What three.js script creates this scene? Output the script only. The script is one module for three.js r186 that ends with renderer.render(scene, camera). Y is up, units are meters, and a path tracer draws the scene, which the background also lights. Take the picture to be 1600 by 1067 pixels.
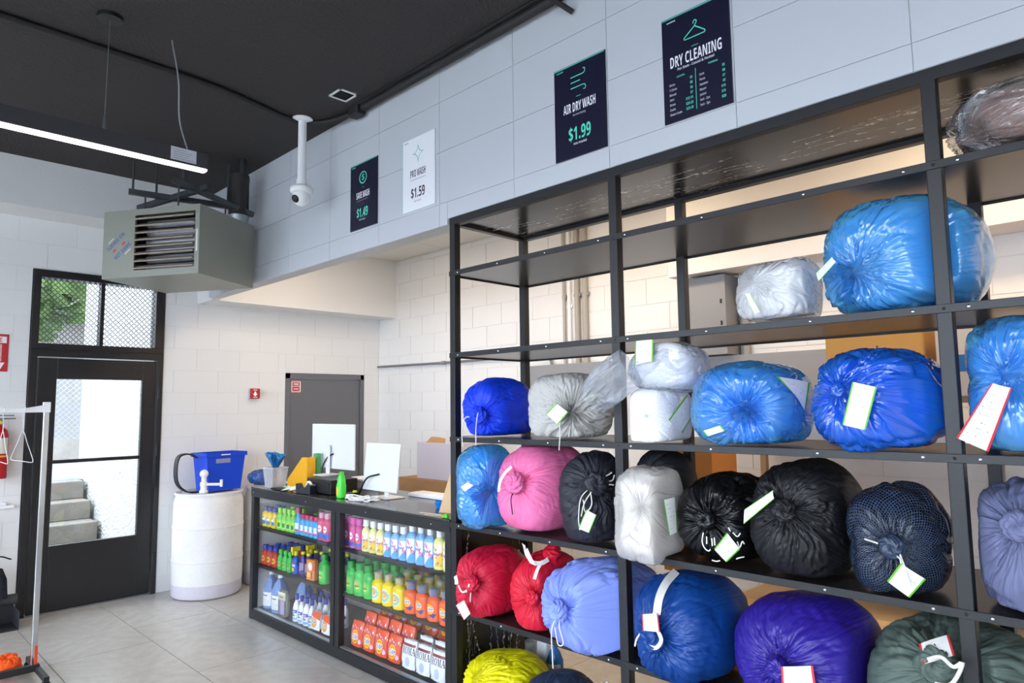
import * as THREE from 'three';
import { RoundedBoxGeometry } from 'three/addons/geometries/RoundedBoxGeometry.js';
import { mergeGeometries, mergeVertices, toCreasedNormals } from 'three/addons/utils/BufferGeometryUtils.js';
import { ImprovedNoise } from 'three/addons/math/ImprovedNoise.js';
import { RectAreaLightUniformsLib } from 'three/addons/lights/RectAreaLightUniformsLib.js';

// ---------- camera, sky, exposure ----------
const scene = new THREE.Scene();
const camera = new THREE.PerspectiveCamera(53.13, 1600 / 1067, 0.05, 200);
camera.position.set(0, 1.6, 0);
camera.rotation.set(THREE.MathUtils.degToRad(5.435), THREE.MathUtils.degToRad(44.808), THREE.MathUtils.degToRad(-0.737), 'YXZ');
scene.background = new THREE.Color().setRGB(0.85, 0.965, 1.13);
scene.backgroundIntensity = 3.1;
const renderer = new THREE.WebGLRenderer({ antialias: true });
renderer.toneMapping = THREE.LinearToneMapping;
renderer.toneMappingExposure = 2.55;
renderer.shadowMap.enabled = true;
RectAreaLightUniformsLib.init();
const LED_POWER = 6, BACK_POWER = 8;

// ---------- helpers ----------
let seed = 7;
const rnd = () => { seed = (seed * 1664525 + 1013904223) >>> 0; return seed / 4294967296; };
const rr = (a, b) => a + (b - a) * rnd();
const noise = new ImprovedNoise();
const V = (x, y, z) => new THREE.Vector3(x, y, z);
const taken = {};
const numbered = (n) => { const k = taken[n] = (taken[n] ?? -1) + 1; return k ? n + '_' + String(k).padStart(3, '0') : n; };
const tag = (o, label, category, group) => { o.userData.label = label; o.userData.category = category; if (group) o.userData.group = group; return o; };
function thing(name, label, category, pos = [0, 0, 0], turn = 0, group) {
  const o = new THREE.Group(); o.name = numbered(name); o.position.set(...pos); o.rotation.y = turn; scene.add(o);
  return tag(o, label, category, group);
}
function part(name, geo, m, parent) {
  const o = new THREE.Mesh(geo, m); o.name = name; o.castShadow = o.receiveShadow = true; parent.add(o); return o;
}
function struct(name, geo, m) { const o = part(name, geo, m, scene); o.userData.kind = 'structure'; return o; }
const setLabel = (o, l) => { o.userData.label = l; return o; };
const merge = (a) => a.length === 1 ? a[0] : mergeGeometries(a.map((g) => { const h = g.index ? g.toNonIndexed() : g; for (const k of Object.keys(h.attributes)) if (!['position', 'normal', 'uv'].includes(k)) h.deleteAttribute(k); return h; }));
const bx = (x0, x1, y0, y1, z0, z1) => { const g = new THREE.BoxGeometry(Math.abs(x1 - x0), Math.abs(y1 - y0), Math.abs(z1 - z0)); g.translate((x0 + x1) / 2, (y0 + y1) / 2, (z0 + z1) / 2); return uvm(g); };
const rb = (w, h, d, r, x = 0, y = 0, z = 0, s = 1) => { const g = new RoundedBoxGeometry(w, h, d, s, r); g.translate(x, y, z); return uvm(g); };
const rbx = (x0, x1, y0, y1, z0, z1, r = .003) => rb(Math.abs(x1 - x0), Math.abs(y1 - y0), Math.abs(z1 - z0), r, (x0 + x1) / 2, (y0 + y1) / 2, (z0 + z1) / 2);
function uvm(g, s = 1) { // uv in metres from the face direction
  const p = g.attributes.position, n = g.attributes.normal, u = new Float32Array(p.count * 2);
  for (let i = 0; i < p.count; i++) {
    const ax = Math.abs(n.getX(i)), ay = Math.abs(n.getY(i)), az = Math.abs(n.getZ(i)), x = p.getX(i), y = p.getY(i), z = p.getZ(i);
    const [a, b] = ax >= ay && ax >= az ? [z, y] : ay >= az ? [x, z] : [x, y];
    u[i * 2] = a * s; u[i * 2 + 1] = b * s;
  }
  g.setAttribute('uv', new THREE.BufferAttribute(u, 2)); return g;
}
const cyl = (r0, r1, h, x, y, z, n = 20, open = false) => { const g = new THREE.CylinderGeometry(r1, r0, h, n, 1, open); g.translate(x, y, z); return g; };
const tube = (pts, r, n = 24, k = 8, closed = false) => new THREE.TubeGeometry(new THREE.CatmullRomCurve3(pts.map((p) => p.isVector3 ? p : V(...p)), closed, 'centripetal'), n, r, k, closed);
const rod = (a, b, r, k = 8) => { const A = V(...a), B = V(...b), d = B.clone().sub(A), g = new THREE.CylinderGeometry(r, r, d.length(), k); g.applyQuaternion(new THREE.Quaternion().setFromUnitVectors(V(0, 1, 0), d.normalize())); g.translate((A.x + B.x) / 2, (A.y + B.y) / 2, (A.z + B.z) / 2); return g; };
const lathe = (pts, n = 20, ps = 0, pl = Math.PI * 2) => new THREE.LatheGeometry(pts.map((p) => new THREE.Vector2(p[0], p[1])), n, ps, pl);
const mat = (color, roughness = .6, o = {}) => new THREE.MeshStandardMaterial({ color, roughness, ...o });
const phys = (color, roughness = .5, o = {}) => new THREE.MeshPhysicalMaterial({ color, roughness, side: THREE.DoubleSide, ...o });
function canvasTex(w, h, draw, repeat) {
  const c = document.createElement('canvas'); c.width = w; c.height = h;
  const g = c.getContext('2d'); draw(g, w, h);
  const t = new THREE.CanvasTexture(c); t.colorSpace = THREE.SRGBColorSpace; t.magFilter = THREE.LinearFilter;
  if (repeat) { t.wrapS = t.wrapT = THREE.RepeatWrapping; t.repeat.set(...repeat); }
  return t;
}
function noiseTex(n, f, repeat = 1) { // grey value texture, tiles
  const d = new Uint8Array(n * n * 4);
  for (let j = 0; j < n; j++) for (let i = 0; i < n; i++) { const v = THREE.MathUtils.clamp(f(i / n, j / n), 0, 1) * 255; d.set([v, v, v, 255], (j * n + i) * 4); }
  const t = new THREE.DataTexture(d, n, n); t.wrapS = t.wrapT = THREE.RepeatWrapping; t.magFilter = t.minFilter = THREE.LinearFilter; t.repeat.set(repeat, repeat); t.needsUpdate = true; return t;
}
const loopN = (u, v, f, s = 0) => { const a = u * Math.PI * 2, b = v * Math.PI * 2, q = f / 6.283; return noise.noise(Math.cos(a) * q + s, Math.sin(a) * q + Math.cos(b) * q, Math.sin(b) * q + s * 2.3); };
const condensed = (g, text, x, y, size, sx, color, font = 'sans-serif', w = 'bold') => { g.save(); g.translate(x, y); g.scale(sx, 1); g.font = `${w} ${size}px ${font}`; g.fillStyle = color; g.fillText(text, 0, 0); g.restore(); };
// sheet between four corners a b c d (top edge a-b, bottom edge d-c), bulging along its normal
function sheet(a, b, c, d, bulge = .004, n = 6) {
  const A = V(...a), B = V(...b), C = V(...c), D = V(...d), nn = B.clone().sub(A).cross(D.clone().sub(A)).normalize().negate(), g = new THREE.PlaneGeometry(1, 1, n, n), p = g.attributes.position;
  for (let i = 0; i < p.count; i++) {
    const u = p.getX(i) + .5, v = .5 - p.getY(i), t = A.clone().lerp(B, u), s = D.clone().lerp(C, u), q = t.lerp(s, v).addScaledVector(nn, bulge * Math.sin(u * Math.PI) * (.6 + .4 * Math.sin(v * 5)));
    p.setXYZ(i, q.x, q.y, q.z);
  }
  g.computeVertexNormals(); return g;
}

// ---------- shared materials ----------
const paintBump = noiseTex(256, (u, v) => .5 + .35 * loopN(u, v, 60) + .3 * loopN(u, v, 160, 4), 1.1);
const scuffTex = noiseTex(256, (u, v) => .86 + .14 * loopN(u, v, 8) + .08 * loopN(u, v, 40, 3), .35);
const M = {
  wallWhite: mat('#e8e8e7', .62, { bumpMap: paintBump, bumpScale: .0009 }),
  wallWhite2: mat('#e7e7e6', .64, { bumpMap: paintBump, bumpScale: .0011 }),
  mortar: mat('#e0e0de', .75),
  soffit: phys('#c8ccd2', .16, { side: THREE.FrontSide }),
  grout: mat('#cfd1d2', .7),
  ceilBlack: mat('#383435', .85, { bumpMap: paintBump, bumpScale: .004 }),
  pipeBlack: mat('#232224', .6),
  steel: mat('#1a1b1e', .42, { bumpMap: paintBump, bumpScale: .0004 }),
  darkSteel: mat('#1d1e21', .45),
  zinc: mat('#9aa0a4', .35, { metalness: .9 }),
  chrome: mat('#d8dde2', .12, { metalness: 1 }),
  white: mat('#f1f2f3', .4),
  whitePlastic: mat('#f3f3f4', .3),
  black: mat('#131315', .4),
  blackRubber: mat('#19191b', .7),
  grey: mat('#8f9194', .5),
  cord: mat('#eeeae2', .8),
  paper: mat('#f4f2ea', .8, { side: THREE.DoubleSide }),
  glass: new THREE.MeshPhysicalMaterial({ color: '#ffffff', roughness: .02, transmission: 1, thickness: 0, ior: 1.45 }),
  concrete: mat('#8b867c', .9, { map: scuffTex, bumpMap: paintBump, bumpScale: .006 }),
};
// ---------- room structure ----------
const XF = -6.63, ZB = -4.49, HC = 3.578, XR = 4.2, ZW = 3.2, XB = -6.29, ZS = -2.42, YA = 3.25;
// floor: slab and large stone-look tiles, one mesh each
{
  const slab = struct('floor', bx(XF - .2, XR, -.12, -.004, ZB - .2, ZW + .2), mat('#4a4844', .9));
  const vein = (s) => noiseTexColor(256, (u, v) => { const n = loopN(u, v, 14, s) * .5 + loopN(u * 1, v, 50, s + 3) * .25 + loopN(u, v, 120, s + 9) * .18; return [186 + n * 24, 182 + n * 24, 175 + n * 24]; });
  const tm = [1, 5, 9].map((s) => mat('#ffffff', .34, { map: vein(s) }));
  const W = .61, L = 1.22;
  for (let r = -6; r < 8; r++) { // rows along x, joints 0.61 m apart
    const z1 = -1.11 + r * W, z0 = z1 - W;
    if (z0 > ZW || z1 < ZB) continue;
    const off = ((r % 3) + 3) % 3 * .4067;
    for (let k = -8; k < 8; k++) {
      let x0 = -5.286 + off + k * L, x1 = x0 + L;
      x0 = Math.max(x0, XF); x1 = Math.min(x1, XR);
      const a = Math.max(z0, ZB), b = Math.min(z1, ZW);
      if (x1 - x0 < .02 || b - a < .02) continue;
      part('floor_tile', bx(x0 + .0022, x1 - .0022, -.006, 0, a + .0022, b - .0022), tm[Math.floor(rnd() * 3)], slab);
    }
  }
}
function noiseTexColor(n, f) {
  const d = new Uint8Array(n * n * 4);
  for (let j = 0; j < n; j++) for (let i = 0; i < n; i++) d.set([...f(i / n, j / n).map((x) => Math.max(0, Math.min(255, x))), 255], (j * n + i) * 4);
  const t = new THREE.DataTexture(d, n, n); t.colorSpace = THREE.SRGBColorSpace; t.wrapS = t.wrapT = THREE.RepeatWrapping; t.magFilter = t.minFilter = THREE.LinearFilter; t.needsUpdate = true; return t;
}
struct('ceiling', bx(XF - .2, XR + .2, HC, HC + .15, ZS - .11, ZW + .2), M.ceilBlack);

// rectangles of a wall minus its openings
function minus(rects, o) {
  const out = [];
  for (const [a0, a1, b0, b1] of rects) {
    const [p0, p1, q0, q1] = o;
    if (p1 <= a0 || p0 >= a1 || q1 <= b0 || q0 >= b1) { out.push([a0, a1, b0, b1]); continue; }
    if (p0 > a0) out.push([a0, p0, b0, b1]);
    if (p1 < a1) out.push([p1, a1, b0, b1]);
    const c0 = Math.max(a0, p0), c1 = Math.min(a1, p1);
    if (q0 > b0) out.push([c0, c1, b0, q0]);
    if (q1 < b1) out.push([c0, c1, q1, b1]);
  }
  return out;
}
const ROW = .2032, BLK = .4064, Y0 = .1416 - ROW;
function blocks(a0, a1, b0, b1, holes, put) {
  for (let r = 0; r < 18; r++) {
    const y0 = Math.max(b0, Y0 + r * ROW), y1 = Math.min(b1, Y0 + (r + 1) * ROW);
    if (y1 - y0 < .02) continue;
    for (let k = -1; k < 40; k++) {
      const x0 = Math.max(a0, a0 + k * BLK + (r % 2) * BLK / 2), x1 = Math.min(a1, a0 + (k + 1) * BLK + (r % 2) * BLK / 2);
      if (x1 - x0 < .03) continue;
      let rs = [[x0, x1, y0, y1]];
      for (const h of holes) rs = minus(rs, h);
      for (const q of rs) if (q[1] - q[0] > .025 && q[3] - q[2] > .02) put(q);
    }
  }
}
// far wall with the exit door and the grey door
{
  const holes = [[-2.165, -1.145, 0, 2.775], [-4.295, -3.35, 0, 1.975]];
  let rs = [[ZB - .2, ZW + .2, 0, HC]]; for (const h of holes) rs = minus(rs, h);
  const w = struct('wall_far', merge(rs.map(([z0, z1, y0, y1]) => bx(XF - .2, XF - .0025, y0, y1, z0, z1))), M.mortar);
  blocks(ZB, 1.2, 0, 3.19, holes, ([z0, z1, y0, y1]) => part('block', bx(XF - .01, XF + rr(0, .0008), y0 + .0025, y1 - .0025, z0 + .0025, z1 - .0025), rnd() < .5 ? M.wallWhite : M.wallWhite2, w));
}
// block wall behind the shelving
{
  const w = struct('wall_back', bx(XF - .2, XR + .2, 0, HC, ZB - .2, ZB - .004), M.mortar);
  blocks(XF, .9, 0, 3.24, [], ([x0, x1, y0, y1]) => part('block', bx(x0 + .003, x1 - .003, y0 + .003, y1 - .003, ZB - .01, ZB + rr(0, .0012)), rnd() < .5 ? M.wallWhite : M.wallWhite2, w));
  part('wall_panel', bx(.9, XR, 0, 3.24, ZB - .01, ZB), M.wallWhite, w);
}
struct('wall_side', bx(XR, XR + .2, 0, HC, ZB - .2, ZW + .2), M.wallWhite);
// storefront behind the camera
{
  const holes = []; for (let i = 0; i < 5; i++) holes.push([-6.3 + i * 2.08, -6.3 + i * 2.08 + 1.98, .15, 3.3]);
  let rs = [[XF - .2, XR + .2, 0, HC]]; for (const h of holes) rs = minus(rs, h);
  struct('wall_front', merge(rs.map(([x0, x1, y0, y1]) => bx(x0, x1, y0, y1, ZW, ZW + .12))), M.darkSteel);
  holes.forEach((h, i) => {
    const o = new THREE.Group(); o.name = 'window_' + (i + 2); o.userData.kind = 'structure'; scene.add(o);
    part('pane', bx(h[0], h[1], h[2], h[3], ZW + .05, ZW + .058), M.glass, o);
    part('frame', merge([bx(h[0], h[1], h[2], h[2] + .05, ZW + .02, ZW + .1), bx(h[0], h[1], h[3] - .05, h[3], ZW + .02, ZW + .1)]), M.darkSteel, o);
  });
}
// beam along the far wall: shallow over the shop, deep in the alcove
struct('trim_1', bx(XF, XB, 3.19, HC, ZS, ZW), M.wallWhite2);
struct('trim_2', bx(XF, XB, 2.605, YA + .3, ZB, ZS - .03), M.wallWhite2);
// soffit: core wall plus glossy tiles
{
  const w = struct('wall_soffit', merge([bx(XB, -2.905, 2.625, HC, ZS - .112, ZS - .006), bx(-2.905, XR, 2.658, HC, ZS - .112, ZS - .006)]), M.grout);
  const xs = [XB, -5.96, -5.36, -4.771, -4.182, -3.583, -2.976, -2.374, -1.774, -1.168, -.562, .044, .65, 1.256, 1.862, 2.468, 3.074, 3.68, XR], ys = [2.625, 2.755, 3.06, 3.36, HC];
  for (let i = 0; i < xs.length - 1; i++) for (let j = 0; j < 4; j++) {
    const y0 = j === 0 && xs[i] >= -2.98 ? 2.658 : ys[j];
    const segs = j === 0 && i === 6 ? [[xs[i], xs[i + 1], 2.658]] : [[xs[i], xs[i + 1], y0]];
    if (j === 0 && i === 6) segs[0] = [-2.905, xs[i + 1], 2.658], segs.push([xs[i], -2.905, 2.625]);
    for (const [a, b, y] of segs) { const g = rb(b - a - .0022, ys[j + 1] - y - .0022, .005, .001, (a + b) / 2, (y + ys[j + 1]) / 2, ZS - .0035); part('tile', g, M.soffit, w); }
  }
}
// alcove drop ceiling
{
  const w = struct('ceiling_alcove', bx(XB, XR, YA + .012, YA + .06, ZB, ZS - .112), M.grey);
  const zs = [ZB, -4.105, -3.495, -2.885, ZS - .112], pm = mat('#e2dfd8', .9, { bumpMap: paintBump, bumpScale: .003 });
  const xs = [XB]; for (let x = -5.41; x < XR; x += 1.22) xs.push(x); xs.push(XR);
  for (let i = 0; i < xs.length - 1; i++) for (let j = 0; j < 4; j++) part('panel', bx(xs[i] + .004, xs[i + 1] - .004, YA, YA + .014, zs[j] + .004, zs[j + 1] - .004), pm, w);
}
// exit door with glazing, its frame and the meshed transom window
const blackPaint = mat('#1d1c1e', .38, { bumpMap: paintBump, bumpScale: .0015 });
{
  const X0 = XF - .12, X1 = XF + .012, d = new THREE.Group(); d.name = 'door_1'; d.userData.kind = 'structure'; scene.add(d);
  part('door_frame', merge([rbx(X0, X1, 0, 2.1, -1.205, -1.15), rbx(X0, X1, 0, 2.1, -2.16, -2.118), rbx(X0, X1 + .004, 2.055, 2.115, -2.16, -1.15)]), blackPaint, d);
  const leaf = new THREE.Group(); leaf.name = 'door_leaf'; leaf.position.set(XF - .03, 0, -2.112); leaf.rotation.y = .018; d.add(leaf);
  const L = (z0, z1, y0, y1, t = .022) => rbx(-t, t, y0, y1, z0 + 2.112, z1 + 2.112, .004);
  part('stile', L(-1.345, -1.212, .014, 2.046), blackPaint, leaf); part('stile', L(-2.111, -1.995, .014, 2.046), blackPaint, leaf);
  part('rail', L(-1.995, -1.345, 1.874, 2.046), blackPaint, leaf); part('rail', L(-1.995, -1.345, .014, .526), blackPaint, leaf);
  part('muntin', L(-1.995, -1.345, 1.183, 1.212, .026), blackPaint, leaf);
  part('pane', L(-1.995, -1.345, .526, 1.183, .003), M.glass, leaf); part('pane', L(-1.995, -1.345, 1.212, 1.874, .003), M.glass, leaf);
  for (const y of [.3, 1.25, 1.76]) part('hinge', cyl(.012, .012, .1, XF + .02, y, -2.125, 10), M.darkSteel, d);
  part('threshold', bx(X0, X1, 0, .012, -2.118, -1.205), M.zinc, d);
  const t = new THREE.Group(); t.name = 'window_1'; t.userData.kind = 'structure'; scene.add(t);
  part('frame', merge([rbx(X0, X1, 2.115, 2.165, -2.16, -1.15), rbx(X0, X1, 2.71, 2.77, -2.16, -1.15), rbx(X0, X1, 2.165, 2.71, -1.205, -1.15), rbx(X0, X1, 2.165, 2.71, -2.16, -2.085), rbx(X0 + .03, X1 - .01, 2.165, 2.71, -1.672, -1.642)]), blackPaint, t);
  part('pane', bx(XF - .075, XF - .07, 2.165, 2.71, -2.085, -1.205), M.glass, t);
  const wires = []; // expanded-metal diamonds
  const s = .042, h = .0215;
  for (let y = 2.165; y < 2.71; y += h) for (let z = -2.085; z < -1.215; z += s) {
    const o = Math.round((y - 2.165) / h) % 2 ? s / 2 : 0;
    for (const sg of [-1, 1]) { const g = new THREE.BoxGeometry(.005, .0052, .025); g.rotateX(sg * -Math.atan2(h, s / 2)); g.translate(XF - .03, y + h / 2, Math.min(-1.21, z + o + (sg > 0 ? s / 4 : -s / 4))); wires.push(g); }
  }
  const wm = part('wire_mesh', merge(wires), M.darkSteel, t); wm.userData.kind = 'stuff';
}
// grey steel door in the alcove
{
  const d = new THREE.Group(); d.name = 'door_2'; d.userData.kind = 'structure'; scene.add(d);
  const gm = mat('#6a6b70', .45, { bumpMap: paintBump, bumpScale: .0008 });
  part('door_frame', merge([bx(XF - .15, XF + .004, 0, 1.972, -3.40, -3.352), bx(XF - .15, XF + .004, 0, 1.972, -4.292, -4.248), bx(XF - .15, XF + .004, 1.92, 1.972, -4.292, -3.352)]), gm, d);
  part('door_leaf', rbx(XF - .06, XF - .012, .01, 1.917, -4.245, -3.403), gm, d);
  for (const y of [.3, 1.0, 1.72]) part('hinge', cyl(.011, .011, .1, XF + .008, y, -4.246, 10), gm, d);
  const st = canvasTex(128, 128, (g) => {
    g.fillStyle = '#f3e9e6'; g.fillRect(0, 0, 128, 128); g.fillStyle = '#c32733';
    for (let i = 0; i < 14; i++) { g.save(); g.translate(i * 18 - 60, 0); g.transform(1, 0, -.6, 1, 0, 0); g.fillRect(60, 0, 9, 12); g.fillRect(130, 116, 9, 12); g.restore(); }
    g.fillRect(14, 16, 100, 44); g.fillRect(14, 66, 100, 46); g.fillStyle = '#fff'; g.textAlign = 'center'; g.font = 'bold 34px sans-serif'; g.fillText('FIRE', 64, 50); g.font = 'bold 24px sans-serif'; g.fillText('DOOR', 64, 98);
  });
  const q = new THREE.PlaneGeometry(.105, .12); q.rotateY(Math.PI / 2); q.translate(XF - .0105, 1.835, -3.475);
  part('sticker', q, mat('#ffffff', .5, { map: st }), d);
}
// yard outside the exit door
struct('ground_outside', bx(-26, XF - .2, -.3, -.02, -14, 12), mat('#77756f', .95));
struct('ground_upper', bx(-26, -9.5, -.02, .8, -14, 12), mat('#6c7076', .9));
struct('pavement', bx(-14, 14, -.3, -.02, ZW + .12, 24), mat('#8f8f8e', .95));
{
  const st = thing('concrete_steps', 'worn concrete steps climbing beside a white wall outside the exit door', 'steps', [-8.35, 0, -1.25]);
  for (let i = 0; i < 4; i++) part('step', rbx(i === 3 ? -1.145 : -1.14, -.31 * i, i ? i * .2 : -.02, .2 * (i + 1), -.96, .6, .012), M.concrete, st);
  const wm = mat('#b4b4b0', .9, { bumpMap: noiseTex(128, (u, v) => .5 + .6 * loopN(u, v, 30), 1.5), bumpScale: .02 });
  tag(struct('wall_outside', bx(-9.75, XF - .21, -.02, 4.2, -2.5, -2.25), wm), 'white rough stucco wall outside beside the concrete steps', 'wall');
  const fence = thing('chain_fence', 'grey chain link fence on a low kerb beyond the steps', 'fence', [-13.5, .8, -2]);
  part('kerb', bx(-.1, .1, -.85, .35, -4, 3), M.concrete, fence);
  for (const z of [-3.5, -1.5, .5, 2.5]) part('post', cyl(.03, .03, 1.3, 0, .95, z, 8), M.zinc, fence);
  part('top_rail', rod([0, 1.58, -4], [0, 1.58, 3], .025), M.zinc, fence);
  const ws = []; for (let i = -40; i < 90; i++) for (const s of [-1, 1]) { const z0 = -4 + i * .09, a = [0, .35, z0], b = [0, 1.58, z0 + s * 1.23]; if (b[2] < -4 || b[2] > 3 || z0 < -4 || z0 > 3) continue; ws.push(rod(a, b, .006, 4)); }
  part('wire_mesh', merge(ws), M.zinc, fence).userData.kind = 'stuff';
  const nb = thing('neighbour_house', 'pale house beyond the fence outside the exit door', 'building', [-21.5, .8, 2]); part('wall', bx(-1, 1, 0, 3.2, -7, 6), mat('#8f8b86', .9), nb); part('roof', bx(-1.3, 1.3, 3.2, 3.5, -7.3, 6.3), mat('#4d4744', .9), nb);
  const lm = [mat('#567034', .8), mat('#3f5c2c', .8), mat('#6d8446', .8)];
  for (const [x, y, z, r] of [[-17, 4.6, -2.6, 1.6], [-17.5, 5.4, 1.6, 1.9], [-18, 4.8, -6.8, 1.9]]) {
    const t = thing('tree', ['broad green tree seen through the left half of the transom', 'tall green tree standing beyond the fence beside the pale house', 'rounded green tree hidden partly by the white outside wall'][x === -17 ? 0 : x === -17.5 ? 1 : 2], 'tree', [x, 0, z]);
    part('trunk', cyl(.18, .12, y, 0, y / 2, 0, 10), mat('#5d4a38', .9), t);
    const gs = []; for (let i = 0; i < 260; i++) { const q = new THREE.PlaneGeometry(.5, .34); q.rotateX(rr(-1.5, 1.5)); q.rotateY(rr(0, 6.3)); const d = V(rr(-1, 1), rr(-1, 1), rr(-1, 1)).normalize().multiplyScalar(r * Math.cbrt(rr(.2, 1))); q.translate(d.x, y + d.y, d.z); gs.push(q); }
    const fo = part('foliage', merge(gs), new THREE.MeshPhysicalMaterial({ color: lm[Math.floor(rnd() * 3)].color, roughness: .9, transmission: .35, side: THREE.DoubleSide }), t); fo.userData.kind = 'stuff';
  }
}
// ---------- black steel shelving ----------
const ZFR = -2.418, ZBK = -3.014, PW = .043;
const PX = [-2.885, -1.787, -.547, .62], LEV = [2.338, 1.883, 1.427, .972, .525, .077];
const marble = (w, h, vertical, sx, sy) => canvasTex(w, h, (g) => {
  g.fillStyle = '#1a1918'; g.fillRect(0, 0, w, h);
  for (let k = 0; k < 34; k++) {
    let x = rnd() * w, y = rnd() * h; const main = vertical ? 1 : 0, band = .25 + rnd() * .75;
    g.strokeStyle = `rgba(${225 * band + 20},${222 * band + 20},${218 * band + 20},${.7 + .3 * rnd()})`;
    for (let i = 0; i < 60; i++) {
      const s = 5 + rnd() * 12, j = (rnd() - .5) * 13; g.lineWidth = rnd() < .2 ? 6 + rnd() * 6 : 1.4 + rnd() * 2.6;
      const nx = x + (main ? j : s), ny = y + (main ? s : j * .7);
      if (rnd() < .8) { g.beginPath(); g.moveTo(x, y); g.lineTo(nx, ny); g.stroke(); }
      x = nx; y = ny;
    }
  }
}, [sx, sy]);
{
  const rk = thing('shelving_unit', 'tall black steel shelving full of tied laundry bags', 'shelf', [0, 0, 0]);
  PX.forEach((x) => { for (const z of [ZFR, ZBK + PW]) part('post', rbx(x, x + PW, 0, 2.65, z - PW, z, .003), M.steel, rk); });
  for (const z of [ZFR, ZBK + PW]) part('top_beam', rbx(PX[0], PX[3] + PW, 2.612, 2.655, z - PW + .0005, z + .0005, .003), M.steel, rk);
  for (const x of [PX[0], PX[3]]) part('side_beam', rbx(x + .001, x + PW - .001, 2.613, 2.654, ZBK + .04, ZFR - .04, .003), M.steel, rk);
  const topM = mat('#ffffff', .22, { map: marble(1024, 512, false, .8, 1.3) });
  for (let i = 0; i < 3; i++) part('top_board', bx(PX[i] + .02, PX[i + 1] + .02, 2.630, 2.648, ZBK + .044, ZFR - .044), topM, rk);
  const board = phys('#2b2a2a', .24, { side: THREE.FrontSide });
  LEV.forEach((y, l) => {
    for (let i = 0; i < 3; i++) {
      const a = PX[i] + (i ? .0215 : .0), b = PX[i + 1] + .0215;
      part('shelf_board', bx(PX[i] + PW * .5, PX[i + 1] + PW * .5, y - .006, y + .0125, ZBK + .006, ZFR - .001), board, rk);
    }
    part('front_rail', rbx(PX[0] - .001, PX[3] + PW, y - .0135, y + .0135, ZFR - .001, ZFR + .004, .0015), M.steel, rk);
    part('back_rail', rbx(PX[0] - .001, PX[3] + PW, y - .0135, y + .0135, ZBK - .004, ZBK + .002, .0015), M.steel, rk);
    part('side_rail', rbx(PX[0] - .003, PX[0] + .003, y - .0135, y + .0135, ZBK, ZFR, .0015), M.steel, rk);
    const xs = [-2.865, -2.815, -2.50, -2.17, -1.845, -1.765, -1.70, -1.33, -.93, -.61, -.525, -.46, -.1, .3];
    xs.forEach((x) => { const s = new THREE.SphereGeometry(.0055, 8, 4, 0, 6.2832, 0, Math.PI / 2); s.scale(1, .55, 1); s.rotateX(Math.PI / 2); s.translate(x, y, ZFR + .0035); part('screw', s, Math.abs(x + 2.865) < .01 || Math.abs(x + 1.765) < .01 || Math.abs(x + .525) < .01 ? M.steel : M.chrome, rk); });
  });
  const sideM = mat('#ffffff', .25, { map: marble(512, 1024, true, 1.6, 1) });
  part('side_panel', bx(-2.866, -2.858, .09, .955, ZBK + .044, ZFR - .044), sideM, rk);
}

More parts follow.
